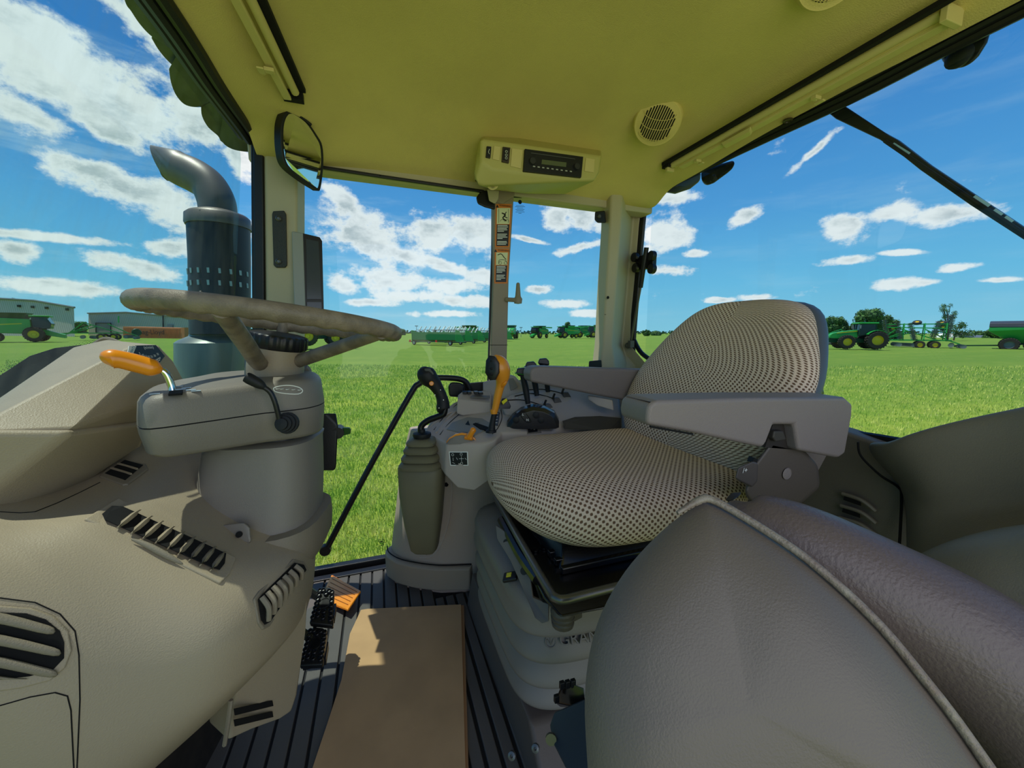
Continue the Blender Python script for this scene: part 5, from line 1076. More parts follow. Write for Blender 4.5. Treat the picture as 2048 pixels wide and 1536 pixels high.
# slanted mouth
last = tube_r[-1]; pe = P(306, 292, dE); pf = P(334, 360, dE); tube_r[-1] = [pe.lerp(pf, .5+.5*math.cos(a))*1+up*math.sin(a)*.05 for a in [2*math.pi*j/n for j in range(n)]]
tube_r = tube_r[:-3]+[tube_r[-1]]
b.loft(tube_r, cap=False); b.build('curved_outlet', M_ex, ex, solid=-.002)
for v in (437, 590): 
    b = MB(); c, r = er(390, 492, v); b.ball(c+V((-.3*r, -.95*r, 0)), .006, 10); b.build('rivet', M_ex, ex)
b = MB(); b.ball(er(390, 490, 689)[0]+V((0, -.078, 0)), (.008, .004, .006), 10); b.build('rivet', M_ex, ex)
b = MB(); b.tube([P(498, 700, 1.36), P(494, 720, 1.36), P(495, 770, 1.36)], .008, 8); tag(b.build('hose_pipe', M_stl), 'thin bent metal pipe between exhaust can and steering wheel hub', 'pipe')
# scalloped visor along the windshield top
vz = thing('roof_visor', 'dark translucent scalloped roof visor along the outer windshield edge', 'visor', P(420, 180, 1.3))
m_vis = mat('visor_dark', (84, 90, 82), .25, var=.4, vscale=14)
lob = [(262, -20, 52, 60), (318, 60, 60, 62), (378, 160, 56, 62), (440, 238, 52, 56), (480, 268, 44, 40)]
lobes = [[(240, -30), (252, 8), (262, 22), (278, 46), (300, 70), (330, 90), (352, 96), (340, -30)],
         [(303, 76), (316, 98), (334, 120), (358, 142), (372, 150), (388, 130), (362, 30), (320, 40)],
         [(338, 138), (342, 165), (352, 190), (368, 208), (388, 214), (405, 210), (420, 190), (380, 90), (355, 110)],
         [(402, 212), (404, 232), (416, 254), (436, 272), (444, 284), (470, 290), (478, 250), (440, 160), (410, 170)],
         [(440, 276), (450, 290), (470, 300), (500, 304), (512, 300), (512, 285), (490, 245), (450, 230)]]
for k, L_ in enumerate(lobes):
    b = MB(); ps = [P(u, v, .82+.0015*v+(k % 2)*.012) for u, v in L_]; pp = smooth_path(ps+[ps[0]], 4)[:-1]
    b.prism(pp, V((.004, .012, .006))); b.build('visor_lobe', m_vis, vz)
b = MB(); b.prism([P(u, v, .815+.0015*v) for u, v in [(318, -40), (345, 40), (380, 110), (430, 180), (480, 245), (512, 290), (520, 275), (480, 200), (420, 100), (385, 20), (370, -40)]], V((0, .01, .006))); b.build('inner_strip', M_rub, vz)
# rear wiper, lamps
wp = thing('rear_wiper', 'long black wiper arm slanting across the rear window', 'wiper', PX(1850, 340, 1.16))
xw = 1.16
b = MB(); b.hull([PX(u, v, x) for x in (xw, xw+.02) for u, v in [(1652, 222), (1684, 208), (1735, 245), (1790, 278), (1782, 290), (1728, 268), (1672, 238)]]); b.build('pivot_cover', M_blk, wp, bevel=.003)
b = MB(); b.prism([PX(u, v, xw) for u, v in [(1733, 262), (1740, 250), (1795, 280), (1860, 330), (1950, 390), (2048, 455), (2120, 500), (2120, 520), (2048, 480), (1940, 410), (1840, 340), (1790, 300)]], (.012, 0, 0)); b.build('arm', mat('wiper_dark', (44, 46, 48), .35), wp, bevel=.002)
b = MB(); b.tube([PX(1770, 282, xw-.008), PX(1900, 370, xw-.008), PX(2060, 476, xw-.008)], .004, 6); b.build('blade', M_rub, wp)
b = MB()
for (u0, v0, u1, v1) in [(1786, 288, 1818, 308), (1948, 393, 1978, 412), (1988, 420, 2003, 430), (2010, 434, 2024, 444)]: b.box(*bar(PX(u0, v0, xw-.003), PX(u1, v1, xw-.003), .006, .002, (1, 0, 0)))
b.build('reflection_slots', mat('slot_sky', (190, 225, 240), .3), wp)
def lamp(o, d, label, s=1):
    t = thing('work_lamp', label, 'lamp', PX(o[0][0], o[0][1], 1.22)); b = MB(); b.hull([PX(u, v, x) for x in (1.15, 1.15+d) for u, v in o]); b.build('housing', M_blk, t, bevel=.012, seg=4)
    us = sum(u for u, v in o)/len(o); vs = max(v for u, v in o); b = MB(); b.lathe([(.02*s, 0), (.022*s, .008), (.014*s, .014), (.001, .014)], PX(us-4, vs-24*s, 1.148), (-1, 0, 0), 18); b.build('pivot', M_rub, t)
lamp([(1880, 112), (1900, 90), (1985, 50), (1975, 85), (1958, 112), (1940, 130), (1915, 138), (1895, 134), (1885, 122)], .05, 'black rear work lamp hanging outside the upper right corner of the rear window')
lamp([(1402, 342), (1440, 328), (1470, 320), (1468, 335), (1450, 350), (1432, 352), (1428, 366), (1412, 372), (1403, 362)], .05, 'small black rear work lamp outside near the far rear pillar', .6)
b = MB(); b.hull([PX(u, v, x) for x in (1.13, 1.18) for u, v in [(1318, 378), (1402, 344), (1400, 362), (1380, 378), (1350, 388), (1325, 384)]]); tag(b.build('lamp_cover', mat('cover_olive', (110, 112, 96), .4), bevel=.008, seg=3), 'rounded olive roof edge cover outside the far rear corner', 'roof cover')
# ================================================================== GROUND
def hz(az_):
    u = 1024+F*math.tan(max(-1.2, min(1.2, az_-YAW)))
    t = max(0, min(1, (900-u)/900)); return 663-12*t
def gpos(u, d): 
    p = P(u, 663, d); a = math.atan2(p.x, p.y); return V((p.x, p.y, -1.3+(663-hz(a))*d/F)), a
M_gr = bpy.data.materials.new('lawn'); M_gr.use_nodes = True; nt = M_gr.node_tree; bs_ = nt.nodes['Principled BSDF']; bs_.inputs['Roughness'].default_value = .9; bs_.inputs['Specular IOR Level'].default_value = .1
tc = nt.nodes.new('ShaderNodeTexCoord')
def nn_(sc, det, sx=1, sy=1, rot=0):
    mp = nt.nodes.new('ShaderNodeMapping'); mp.inputs['Scale'].default_value = (sx, sy, 1); mp.inputs['Rotation'].default_value = (0, 0, rot); nt.links.new(tc.outputs['Object'], mp.inputs[0])
    q = nt.nodes.new('ShaderNodeTexNoise'); q.inputs['Scale'].default_value = sc; q.inputs['Detail'].default_value = det; q.inputs['Roughness'].default_value = .65; nt.links.new(mp.outputs[0], q.inputs[0]); return q.outputs['Fac']
def rmp(f, a, b_, c=0, d=1):
    q = nt.nodes.new('ShaderNodeMapRange'); nt.links.new(f, q.inputs[0]); q.inputs[1].default_value = a; q.inputs[2].default_value = b_; q.inputs[3].default_value = c; q.inputs[4].default_value = d; return q.outputs[0]
def mixc(f, a, b_):
    q = nt.nodes.new('ShaderNodeMix'); q.data_type = 'RGBA'; nt.links.new(f, q.inputs['Factor'])
    for s_, x in (('A', a), ('B', b_)):
        if isinstance(x, tuple): q.inputs[s_].default_value = lin(x)
        else: nt.links.new(x, q.inputs[s_])
    return q.outputs['Result']
c1 = mixc(rmp(nn_(22, 6), .35, .65), (100, 136, 40), (184, 198, 80))
c2 = mixc(rmp(nn_(1.1, 5), .4, .62), (118, 158, 48), (192, 200, 88))
c3 = mixc(rmp(nn_(1, 1), 0, 1, .45, .45), c1, c2)
str_ = mixc(rmp(nn_(.22, 3, .18, 1.4, -.3), .42, .58, 0, .5), c3, (112, 150, 52))
dry = mixc(rmp(nn_(.35, 5, .35, 1.3, -.3), .66, .74, 0, .8), str_, (206, 194, 112))
# farther = duller and darker green
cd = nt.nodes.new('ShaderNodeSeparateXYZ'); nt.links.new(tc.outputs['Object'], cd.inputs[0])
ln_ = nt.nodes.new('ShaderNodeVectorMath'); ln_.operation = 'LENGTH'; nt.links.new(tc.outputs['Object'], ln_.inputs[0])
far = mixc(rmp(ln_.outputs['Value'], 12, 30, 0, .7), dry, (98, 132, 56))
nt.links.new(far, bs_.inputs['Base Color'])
bp = nt.nodes.new('ShaderNodeBump'); bp.inputs['Strength'].default_value = .9; bp.inputs['Distance'].default_value = .05; nt.links.new(nn_(30, 5), bp.inputs['Height']); nt.links.new(bp.outputs[0], bs_.inputs['Normal'])
ds_ = [0, 1.5, 3, 5, 8, 12, 18, 26, 36, 50, 70, 95, 130, 180, 260, 400, 700]
rings = []
for d in ds_:
    ring = []
    for k in range(120):
        a = -math.pi+2*math.pi*k/120; dd = d*math.cos(max(-1.1, min(1.1, a-YAW))) if abs(a-YAW) < 1.1 else d*.45
        h_ = (663-hz(a))*dd/F if abs(a-YAW) < 1.3 else 0
        ring.append(V((d*math.sin(a)+(1e-4*math.sin(a) if d == 0 else 0), d*math.cos(a)+(1e-4*math.cos(a) if d == 0 else 0), -1.3+h_)))
    rings.append(ring)
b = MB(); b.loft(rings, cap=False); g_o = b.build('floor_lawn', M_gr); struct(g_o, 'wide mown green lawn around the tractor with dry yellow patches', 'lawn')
for p_ in g_o.data.polygons:
    if p_.normal.z < 0: p_.flip() if hasattr(p_, 'flip') else None
# grass blades close to the cab
vs = []; fs = []; rg = random.Random(3)
for i in range(150000):
    u = rg.uniform(560, 1230) if rg.random() < .35 else rg.uniform(0, 2500); d = 2.0*(12.0)**(rg.random())
    if d < 1.8: continue
    p, a = gpos(u, d)
    hh = rg.uniform(.03, .07)*(1+.05*d); w_ = .0035*(1+.25*d); th = rg.uniform(0, 6.28); q = V((math.cos(th)*w_, math.sin(th)*w_, 0)); le = V((rg.uniform(-.03, .03), rg.uniform(-.03, .03), hh))
    k = len(vs); vs += [p-q-V((0, 0, .01)), p+q-V((0, 0, .01)), p+le]; fs.append((k, k+1, k+2))
me = bpy.data.meshes.new('grass_blades'); me.from_pydata(vs, [], fs); go = bpy.data.objects.new('grass_blades', me); COL.objects.link(go)
mgb = mat('grass_blade', (168, 196, 72), .7, rgb2=(228, 226, 124), vscale=3); me.materials.append(mgb)
tag(go, 'short bright green grass blades on the near lawn', 'grass', kind='stuff')
# ================================================================== FAR OBJECTS
def place(o, u, vb, d, head):
    p = P(u, vb, d); a = math.atan2(p.x, p.y); o.location = p; o.rotation_euler = (0, 0, -a+math.radians(head))
def copy_tree(o, parent=None):
    c = o.copy(); COL.objects.link(c)
    if parent: c.parent = parent
    for ch in [x for x in bpy.data.objects if x.parent == o]: copy_tree(ch, c)
    return c
M_gd = mat('dark_green', (18, 66, 40), .5); M_gry = mat('machine_grey', (112, 118, 120), .45); M_glz = mat('cab_glass', (30, 44, 52), .1); M_red = mat('red_reflector', (225, 60, 50), .4)
def wheel(par, x, y, r, w, rim=None, name='wheel'):
    b = MB(); b.lathe([(r*.55, -w/2), (r*.93, -w/2), (r, -w*.3), (r, w*.3), (r*.93, w/2), (r*.55, w/2), (r*.55, -w/2)], (x, y, r), (0, 1, 0), 28, cap=False)
    for k in range(22):
        a = 2*math.pi*k/22; 
        for s_ in (-1, 1): b.box((x+math.cos(a)*r*1.0, y+s_*w*.24, r+math.sin(a)*r*1.0), (r*.09, w*.5, r*.07), Matrix.Rotation(-a, 3, 'Y')@Matrix.Rotation(s_*.5, 3, 'X'))
    t = b.build('tire', M_tire, par)
    b = MB(); b.lathe([(.001, -w*.2), (r*.2, -w*.22), (r*.25, -w*.1), (r*.5, -w*.12), (r*.57, -w*.46), (r*.6, -w*.46), (r*.6, w*.46), (r*.57, w*.46), (r*.5, w*.12), (r*.25, w*.1), (r*.001, w*.2)], (x, y, r), (0, 1, 0), 24); b.build('rim', rim or M_yel, t); return t
def part(par, name, m, fn, **k): b = MB(); fn(b); return b.build(name, m, par, **k)
def make_tractor(label):
    t = thing('tractor', label, 'tractor')
    for y in (-1.05, 1.05): wheel(t, 1.45, y, .80, .62); wheel(t, -1.35, y, 1.02, .75)
    part(t, 'hood', M_green, lambda b: b.hull([(x, y, z) for y in (-.42, .42) for x, z in [(.2, 1.35), (.3, 2.25), (1.6, 2.1), (2.7, 1.85), (2.95, 1.6), (2.95, 1.25), (1.5, 1.15)]]), bevel=.06)
    for y in (-.435, .435): part(t, 'stripe', M_yel, lambda b: b.box((1.3, y, 1.98), (2.0, .01, .08), Matrix.Rotation(.12, 3, 'Y')))
    part(t, 'grille', M_gd, lambda b: b.box((2.2, 0, 1.3), (1.3, .8, .55)), bevel=.03)
    part(t, 'front_weight', M_green, lambda b: b.box((3.5, 0, 1.2), (.7, 1.3, .42)), bevel=.05)
    part(t, 'chassis', M_gd, lambda b: (b.box((.6, 0, .95), (4.8, .7, .5)), b.box((1.45, 0, .85), (.4, 1.7, .3)), b.box((-1.35, 0, 1.05), (.5, 1.9, .4))), bevel=.04)
    c = part(t, 'cab', M_glz, lambda b: b.hull([(x, y, z) for y in (-.8, .8) for x, z in [(-1.35, 1.75), (.25, 1.5), (.2, 2.95), (-1.25, 2.95)]]), bevel=.05)
    part(c, 'cab_frame', M_gd, lambda b: [b.box(*bar((x0, y, 1.6), (x1, y, 2.95), .08, .08)) for y in (-.82, .82) for x0, x1 in [(.27, .22), (-.5, -.5), (-1.37, -1.27)]])
    part(c, 'roof', M_green, lambda b: b.box((-.5, 0, 3.05), (1.95, 1.9, .2)), bevel=.06)
    for y in (-1.05, 1.05): part(t, 'fender', M_green, lambda b: b.loft([[(-1.35+math.cos(a)*rr, y+dy, 1.05+math.sin(a)*rr) for rr in (1.12, 1.17) for dy in ([-.3, .3] if rr < 1.15 else [.3, -.3])] for a in [math.radians(35+k*14) for k in range(8)]]))
    part(t, 'exhaust', M_gry, lambda b: b.tube([(.35, -.62, 1.8), (.35, -.62, 3.1)], .07, 8))
    for y in (-1.15, 1.15): part(t, 'mirror', M_gry, lambda b: (b.box((.3, y, 2.6), (.06, .2, .4)), b.tube([(.2, y*.7, 2.8), (.3, y, 2.8)], .02, 5)))
    return t
def make_combine(label):
    t = thing('combine_harvester', label, 'combine', group='combines')
    for y in (-1.4, 1.4): wheel(t, 1.6, y, .95, .7); wheel(t, -2.2, y, .62, .45)
    part(t, 'body', M_green, lambda b: b.hull([(x, y, z) for y in (-1.35, 1.35) for x, z in [(1.4, 1.0), (1.4, 3.0), (-1.5, 3.15), (-3.3, 2.7), (-3.7, 1.7), (-2.8, 1.2)]]), bevel=.1)
    for y in (-1.36, 1.36): part(t, 'stripe', M_yel, lambda b: b.box((-1.1, y, 2.25), (3.6, .02, .12), Matrix.Rotation(-.07, 3, 'Y')))
    part(t, 'grain_tank', M_gd, lambda b: b.hull([(.9, 1.1, 3.0), (.9, -1.1, 3.0), (-1.4, 1.1, 3.05), (-1.4, -1.1, 3.05), (1.3, 1.5, 3.8), (1.3, -1.5, 3.8), (-1.9, 1.5, 3.8), (-1.9, -1.5, 3.8)]), bevel=.04)
    c = part(t, 'cab', M_glz, lambda b: b.hull([(x, y, z) for y in (-.95, .95) for x, z in [(1.45, 1.7), (3.0, 1.7), (3.2, 2.4), (2.8, 3.3), (1.45, 3.3)]]), bevel=.05)
    part(c, 'cab_roof', M_green, lambda b: b.box((2.2, 0, 3.42), (1.9, 2.1, .2)), bevel=.06)
    part(t, 'feeder_house', M_green, lambda b: b.hull([(x, y, z) for y in (-.6, .6) for x, z in [(1.6, 1.3), (1.6, 1.9), (4.2, .9), (4.2, .4), (2.6, .8)]]), bevel=.04)
    part(t, 'unloading_auger', M_green, lambda b: b.tube([(.6, 1.6, 3.3), (-4.6, 1.75, 3.25)], .2, 10))
    part(t, 'ladder', M_gry, lambda b: [b.box((1.3, 1.75, .6+.3*k), (.5, .08, .05)) for k in range(5)])
    for y in (-1, 1): part(t, 'marker_lamp', M_red, lambda b: b.box((-3.75, y, 2.0), (.06, .3, .3)))
    return t
def make_header(label):
    t = thing('crop_header', label, 'header', group='crop headers')
    L = 9.0
    part(t, 'back_sheet', mat('header_green', (34, 118, 62), .4), lambda b: b.hull([(x, y, z) for x in (-L/2, L/2) for y, z in [(-.1, .7), (.15, .75), (.15, 2.0), (0, 2.0)]]), bevel=.03)
    part(t, 'table', M_gd, lambda b: b.hull([(x, y, z) for x in (-L/2, L/2) for y, z in [(-.1, .9), (-.1, .7), (-1.3, .55), (-1.3, .65)]]))
    part(t, 'auger', M_gry, lambda b: b.tube([(-L/2, -.35, 1.05), (L/2, -.35, 1.05)], .22, 10))
    for x in (-L/2, L/2): part(t, 'end_shield', M_green, lambda b: b.hull([(x+s_, y, z) for s_ in (-.06, .06) for y, z in [(.2, .6), (.2, 2.3), (-.6, 2.2), (-1.6, .9), (-1.9, .5), (-.5, .45)]]), bevel=.03)
    for k in range(9):
        x = -L/2+.5+k*1.0; part(t, 'reel_arm', mat('arm_pale', (190, 205, 195), .4), lambda b: b.box(*bar((x, -.2, 1.3), (x+.1, -1.7, 2.9), .13, .13)))
    part(t, 'reel', M_gry, lambda b: [b.tube([(-L/2, -1.2+math.cos(a)*.5, 1.9+math.sin(a)*.5), (L/2, -1.2+math.cos(a)*.5, 1.9+math.sin(a)*.5)], .04, 5) for a in [k*math.pi/3 for k in range(6)]])
    for x in (-L/2+.8, L/2-.8):
        wheel(t, x, .5, .36, .2, M_white); 
    part(t, 'trailer_frame', M_gd, lambda b: (b.tube([(-L/2-2, .3, .5), (L/2+.5, .3, .5)], .09, 6), b.tube([(-L/2+.8, -.6, .4), (-L/2+.8, .6, .4)], .06, 6), b.tube([(L/2-.8, -.6, .4), (L/2-.8, .6, .4)], .06, 6)))
    for x in (-1, L/2): part(t, 'red_reflector', M_red, lambda b: b.box((x, .6, .6), (.35, .05, .35)))
    return t
def gang(b, p0, p1, r, n):
    p0, p1 = V(p0), V(p1); ax = (p1-p0).normalized()
    for k in range(n):
        c = p0.lerp(p1, k/(n-1)); b.lathe([(.001, -.02), (r*.6, -.04), (r, .03), (r*.6, 0), (.001, .02)], c, ax, 12)
    b.tube([p0, p1], .05, 6)
def make_tillage(label, wings=True):
    t = thing('tillage_tool', label, 'tillage tool')
    part(t, 'main_frame', M_green, lambda b: [b.box(*bar(a, c, .14, .14)) for a, c in [((-3.5, -1.2, 1.1), (3.2, -1.2, 1.1)), ((-3.5, 1.2, 1.1), (3.2, 1.2, 1.1)), ((3.2, -1.2, 1.1), (5.4, 0, .8)), ((3.2, 1.2, 1.1), (5.4, 0, .8)), ((-3.5, -1.2, 1.1), (-3.5, 1.2, 1.1)), ((0, -1.2, 1.1), (0, 1.2, 1.1)), ((2, -1.2, 1.1), (2, 1.2, 1.1)), ((1.5, -1.2, 1.1), (1.5, -1.2, 2.8)), ((1.5, 1.2, 1.1), (1.5, 1.2, 2.8)), ((-2.5, -1.2, 1.1), (-2.5, -1.2, 2.8)), ((-2.5, 1.2, 1.1), (-2.5, 1.2, 2.8)), ((1.5, -1.2, 2.8), (3.2, -1.0, 1.1)), ((-2.5, -1.2, 1.1), (1.5, -1.2, 2.8)), ((-.2, 1.2, 1.1), (-.2, 1.2, 4.0)), ((-2.5, -1.2, 2.8), (-2.6, -1.3, 3.9)), ((2.0, -1.3, 1.1), (2.0, -1.3, 3.0)), ((-3.5, -1.2, 1.1), (-1.2, -1.2, 2.6)), ((-4.6, -1.2, .6), (-3.5, -1.2, 1.1)), ((3.2, -.6, 1.1), (.5, -.6, 2.4)), ((.2, -1.2, 2.1), (3.6, -1.0, .9))]])
    if wings:
        for y in (-1.3, 1.3):
            w_ = part(t, 'folded_wing', M_green, lambda b: [b.box(*bar(a, c, .12, .12)) for a, c in [((-3.2, y, 2.7), (2.8, y, 2.9)), ((-3.2, y*.5, 3.3), (2.8, y*.5, 3.3)), ((-3, y, 1.2), (-3, y*.5, 3.4)), ((-1, y, 1.2), (-1, y*.5, 3.4)), ((1, y, 1.2), (1, y*.5, 3.4)), ((2.7, y, 1.6), (2.7, y*.5, 3.3))]])
            part(w_, 'disc_gang', M_gry, lambda b: (gang(b, (2.6, y*1.1, 1.5), (3.0, y*.7, 3.9), .3, 10), gang(b, (-3.2, y*1.1, 1.6), (-3.4, y*.7, 4.4), .3, 14), gang(b, (-.2, y*1.1, 1.2), (.4, y*.8, 3.4), .28, 12), gang(b, (1.2, y*1.1, 1.3), (1.7, y*.8, 3.5), .28, 12), gang(b, (-1.9, y*1.1, 1.4), (-2.3, y*.8, 3.6), .28, 12)))
        for x, y, z in [(-.2, .65, 3.5), (-2.6, -.65, 3.45), (2.0, -1.42, 2.75), (-2.9, -1.42, 2.9)]:
            tt = part(t, 'wing_wheel', M_tire, lambda b: b.lathe([(.2, -.14), (.42, -.16), (.48, -.05), (.48, .05), (.42, .16), (.2, .14), (.2, -.14)], (x, y, z), (.1, .5, 1) if z > 3.1 else (0, 1, 0), 20, cap=False)); part(tt, 'rim', M_yel, lambda b: b.lathe([(.001, -.1), (.26, -.12), (.26, .12), (.001, .1)], (x, y, z), (.1, .5, 1) if z > 3.1 else (0, 1, 0), 16))
    for x in (-.9, .5):
        for y in (-1.5, 1.5): wheel(t, x-1.2, y, .5, .35)
    part(t, 'disc_gang', M_gry, lambda b: (gang(b, (-3.9, -1.6, .5), (-3.5, 1.6, .5), .28, 10), gang(b, (1.8, -1.6, .5), (1.3, 1.6, .5), .28, 10), gang(b, (-4.6, -1.8, .35), (-4.6, 1.8, .35), .26, 12), gang(b, (.9, -1.5, .45), (-.1, 1.5, .45), .26, 10)))
    return t
tr_ = make_tractor('green tractor with yellow wheels parked on the lawn, seen right of the seat back'); place(tr_, 1714, 697, 47, 200)
ti = make_tillage('green folded tillage tool with disc gangs hitched behind the parked tractor'); place(ti, 1822, 696, 54, 184)
t2 = make_tractor('dark tractor with big tires half hidden under the steering wheel rim'); place(t2, 640, 690, 44, 8)
cmb_ = make_combine('large green combine with yellow stripe at the left edge in front of the grey shed'); place(cmb_, 40, 683, 52, -12)
tl = make_tillage('low dark green implement frame lying in front of the grey sheds', False); place(tl, 195, 680, 62, 170)
tl['label'] = 'low dark green implement frame lying between the combine and the orange container'
tm = make_tillage('green implement with red marker just right of the seat back', False); place(tm, 1652, 692, 66, 10); tm['label'] = 'small green implement parked left of the yellow wheeled tractor'
hd = make_header('front green crop header of the row left of the middle post'); place(hd, 868, 690, 60, 138)
for u, vb, d, h_, lb in [(893, 688, 66, 136, 'second green crop header in the row left of the middle post'), (922, 686, 73, 136, 'third green crop header in the row left of the middle post'), (945, 684, 80, 138, 'fourth green crop header, just left of the middle post'), (985, 682, 90, 140, 'farthest green crop header, partly behind the middle post')]:
    c = copy_tree(hd); place(c, u, vb, d, h_); c['label'] = lb
for u, vb, d, h_, lb in [(940, 679, 105, 60, 'green combine standing behind the crop headers'), (1022, 677, 112, 80, 'green combine right behind the middle post'), (1078, 676, 122, 235, 'green combine standing alone between middle post and the tree'), (1135, 676, 118, 205, 'green combine with yellow stripe under the small round tree'), (1166, 675, 124, 200, 'green combine second from the right in the quarter glass'), (1196, 675, 118, 190, 'green combine rightmost in the quarter glass')]:
    c = copy_tree(cmb_); place(c, u, vb, d, h_); c['label'] = lb
for o in [x for x in bpy.data.objects if x.get('category') == 'combine']: o['group'] = 'combines parked around the lawn'
# grain cart
gc = thing('grain_cart', 'green grain cart with dark tarp roof at the right edge of the picture', 'grain cart')
part(gc, 'hopper', M_green, lambda b: b.hull([(x, y, z) for y in (-1.6, 1.6) for x, z in [(-4, 3.0), (3.6, 3.0), (3.6, 2.5)]]+[(x, y, .9) for y in (-.5, .5) for x in (-2.6, 1.4)]), bevel=.04)
part(gc, 'tarp', mat('tarp', (52, 56, 66), .6), lambda b: b.hull([(x, y, z) for x in (-4, 3.6) for y, z in [(-1.65, 3.0), (1.65, 3.0), (-1.5, 3.5), (1.5, 3.5), (0, 3.8)]]), bevel=.08)
part(gc, 'frame', M_gd, lambda b: (b.box((-.3, 0, .9), (5.5, 1.2, .2)), [b.box(*bar((2.6, y, .5), (2.6, y, 2.8), .14, .14)) for y in (-.9, .9)], b.box(*bar((2.4, 0, .7), (6.2, 0, .55), .16, .16))))
for x in (.2, 2.2): 
    for y in (-1.35, 1.35): wheel(gc, x-.4, y, .82, .6, M_gry)
part(gc, 'hitch', M_gd, lambda b: (b.box((6.2, 0, .5), (.4, .3, .25)), b.tube([(5.6, 0, .6), (5.5, 0, .05)], .06, 6)))
place(gc, 2062, 703, 48, 183)
# buildings
def bldg(name, label, pts, d, m, base):
    t = thing(name, label, 'building', P(pts[0][0], base, d))
    b = MB(); ps = [P(u, v, d) for u, v in pts]; bk_ = ray(pts[0][0], 663); b.prism(ps, V((bk_.x, bk_.y, 0))*18); w_ = b.build('wall', m, t); return t, w_
def metal_wall():
    m = mat('shed_metal', (168, 160, 152), .6); nt = m.node_tree; b = nt.nodes['Principled BSDF']; tc = nt.nodes.new('ShaderNodeTexCoord'); wv = nt.nodes.new('ShaderNodeTexWave'); wv.bands_direction = 'DIAGONAL'; wv.inputs['Scale'].default_value = 2.2; wv.inputs['Distortion'].default_value = 0
    mp = nt.nodes.new('ShaderNodeMapping'); mp.inputs['Scale'].default_value = (1, 1, 0); nt.links.new(tc.outputs['Object'], mp.inputs[0]); nt.links.new(mp.outputs[0], wv.inputs[0])
    mx = nt.nodes.new('ShaderNodeMix'); mx.data_type = 'RGBA'; nt.links.new(wv.outputs['Fac'], mx.inputs['Factor']); mx.inputs['A'].default_value = lin((182, 168, 152)); mx.inputs['B'].default_value = lin((206, 192, 176)); nt.links.new(mx.outputs['Result'], b.inputs['Base Color']); return m
M_sh = metal_wall()
s1, w1 = bldg('storage_shed', 'large grey metal shed with dark roof edge at the left edge behind the combine', [(-260, 690), (-260, 590), (0, 598), (68, 602), (148, 616), (150, 690)], 84, M_sh, 684)
b = MB(); b.tube([P(u, v-1, 83.8) for u, v in [(-260, 590), (0, 598), (68, 602), (149, 616)]], .22, 6, 1); b.build('roof_edge', M_gry, s1)
for u in (38, 65, 93, 134): 
    b = MB(); b.box(P(u, 612+(u-38)*.07, 83.8), (.4, .4, .5)); b.build('wall_lamp', M_blk, s1)
s2, w2 = bldg('storage_shed', 'grey metal shed with two doors behind the orange container', [(177, 684), (177, 627), (252, 625), (393, 637), (396, 684)], 98, M_sh, 680)
b = MB(); b.tube([P(u, v-.5, 97.8) for u, v in [(175, 627), (252, 625), (394, 637)]], .18, 6, 1); b.build('roof_edge', M_gry, s2)
b = MB(); b.prism([P(u, v, 97.7) for u, v in [(192, 666), (192, 646), (221, 646), (222, 670)]], V((.02, .05, 0))); b.build('roller_door', mat('roller', (150, 142, 138), .5), s2)
b = MB(); b.tube([P(u, v, 97.6) for u, v in [(192, 666), (191.5, 646), (221.5, 646), (222, 670)]], .12, 4, 1); b.build('door_frame', M_blk, s2)
b = MB(); b.prism([P(u, v, 97.7) for u, v in [(334, 660), (334, 649), (345, 649), (345, 660)]], V((.02, .05, 0))); b.build('side_door', M_gry, s2)
b = MB(); b.box(*bar(P(326, 631, 97.6), P(327, 680, 97.6), .2, .2)); b.build('downpipe', M_blk, s2)
ct_ = thing('shipping_container', 'orange shipping container with dark shipping-line lettering standing before the grey shed', 'container', P(308, 678, 80))
M_co = mat('container_orange', (214, 128, 70), .6, var=.15, vscale=1); 
b = MB(); ps = [P(u, v, 80) for u, v in [(246, 678), (246, 653), (360, 656), (361, 678)]]; b.prism(ps, V((2.0, 3.0, 0))); b.prism([P(u, v, 80) for u, v in [(361, 678), (360.5, 656), (369, 655), (369, 677)]], V((2, 3, 0))); co_ = b.build('box', M_co, ct_)
b = MB()
for k in range(38):
    u = 248+k*3; b.box(*bar(P(u, 656+(k*.07), 79.9), P(u, 676, 79.9), .12, .06, (0, 1, 0)))
b.build('corrugation', mat('container_dark', (206, 120, 64), .6), co_)
dd_ = (ps[3]-ps[0]).normalized(); text('lettering', 'Hapag-Lloyd', P(296, 664.5, 79.6), dd_, (0, 0, 1), 1.35, mat('letter_dark', (62, 40, 36), .6), co_)
sp2 = thing('disc_wheel', 'round dark coil wheel standing upright in front of the orange container', 'wheel', P(273, 674, 70)); b = MB(); b.lathe([(.3, -.15), (.62, -.15), (.7, 0), (.62, .15), (.3, .15)], P(273, 665, 70), (.6, -.8, 0), 20); b.build('tire', M_gd, sp2); b = MB(); b.lathe([(.28, -.05), (.3, .05), (.1, .08), (.001, .08)], P(273, 665, 70), (.6, -.8, 0), 14); b.build('rim', M_gry, sp2)
hs = thing('farmhouse', 'small white house with grey roof and red door far right on the horizon', 'house', P(1940, 683, 140))
b = MB(); b.prism([P(u, v, 140) for u, v in [(1900, 684), (1900, 676), (1912, 667), (1925, 675), (1985, 676), (1985, 684)]], V((4, 6, 0))); b.build('wall', M_white, hs)
b = MB(); b.hull([P(u, v, d) for u, v, d in [(1912, 667, 139), (1925, 675, 139), (1952, 675.5, 139), (1948, 668, 145)]]); b.hull([P(u, v, d) for u, v, d in [(1950, 675, 139), (1986, 675.5, 139), (1978, 671, 144), (1952, 670, 144)]]); b.build('roof', mat('roof_grey', (96, 104, 112), .6), hs)
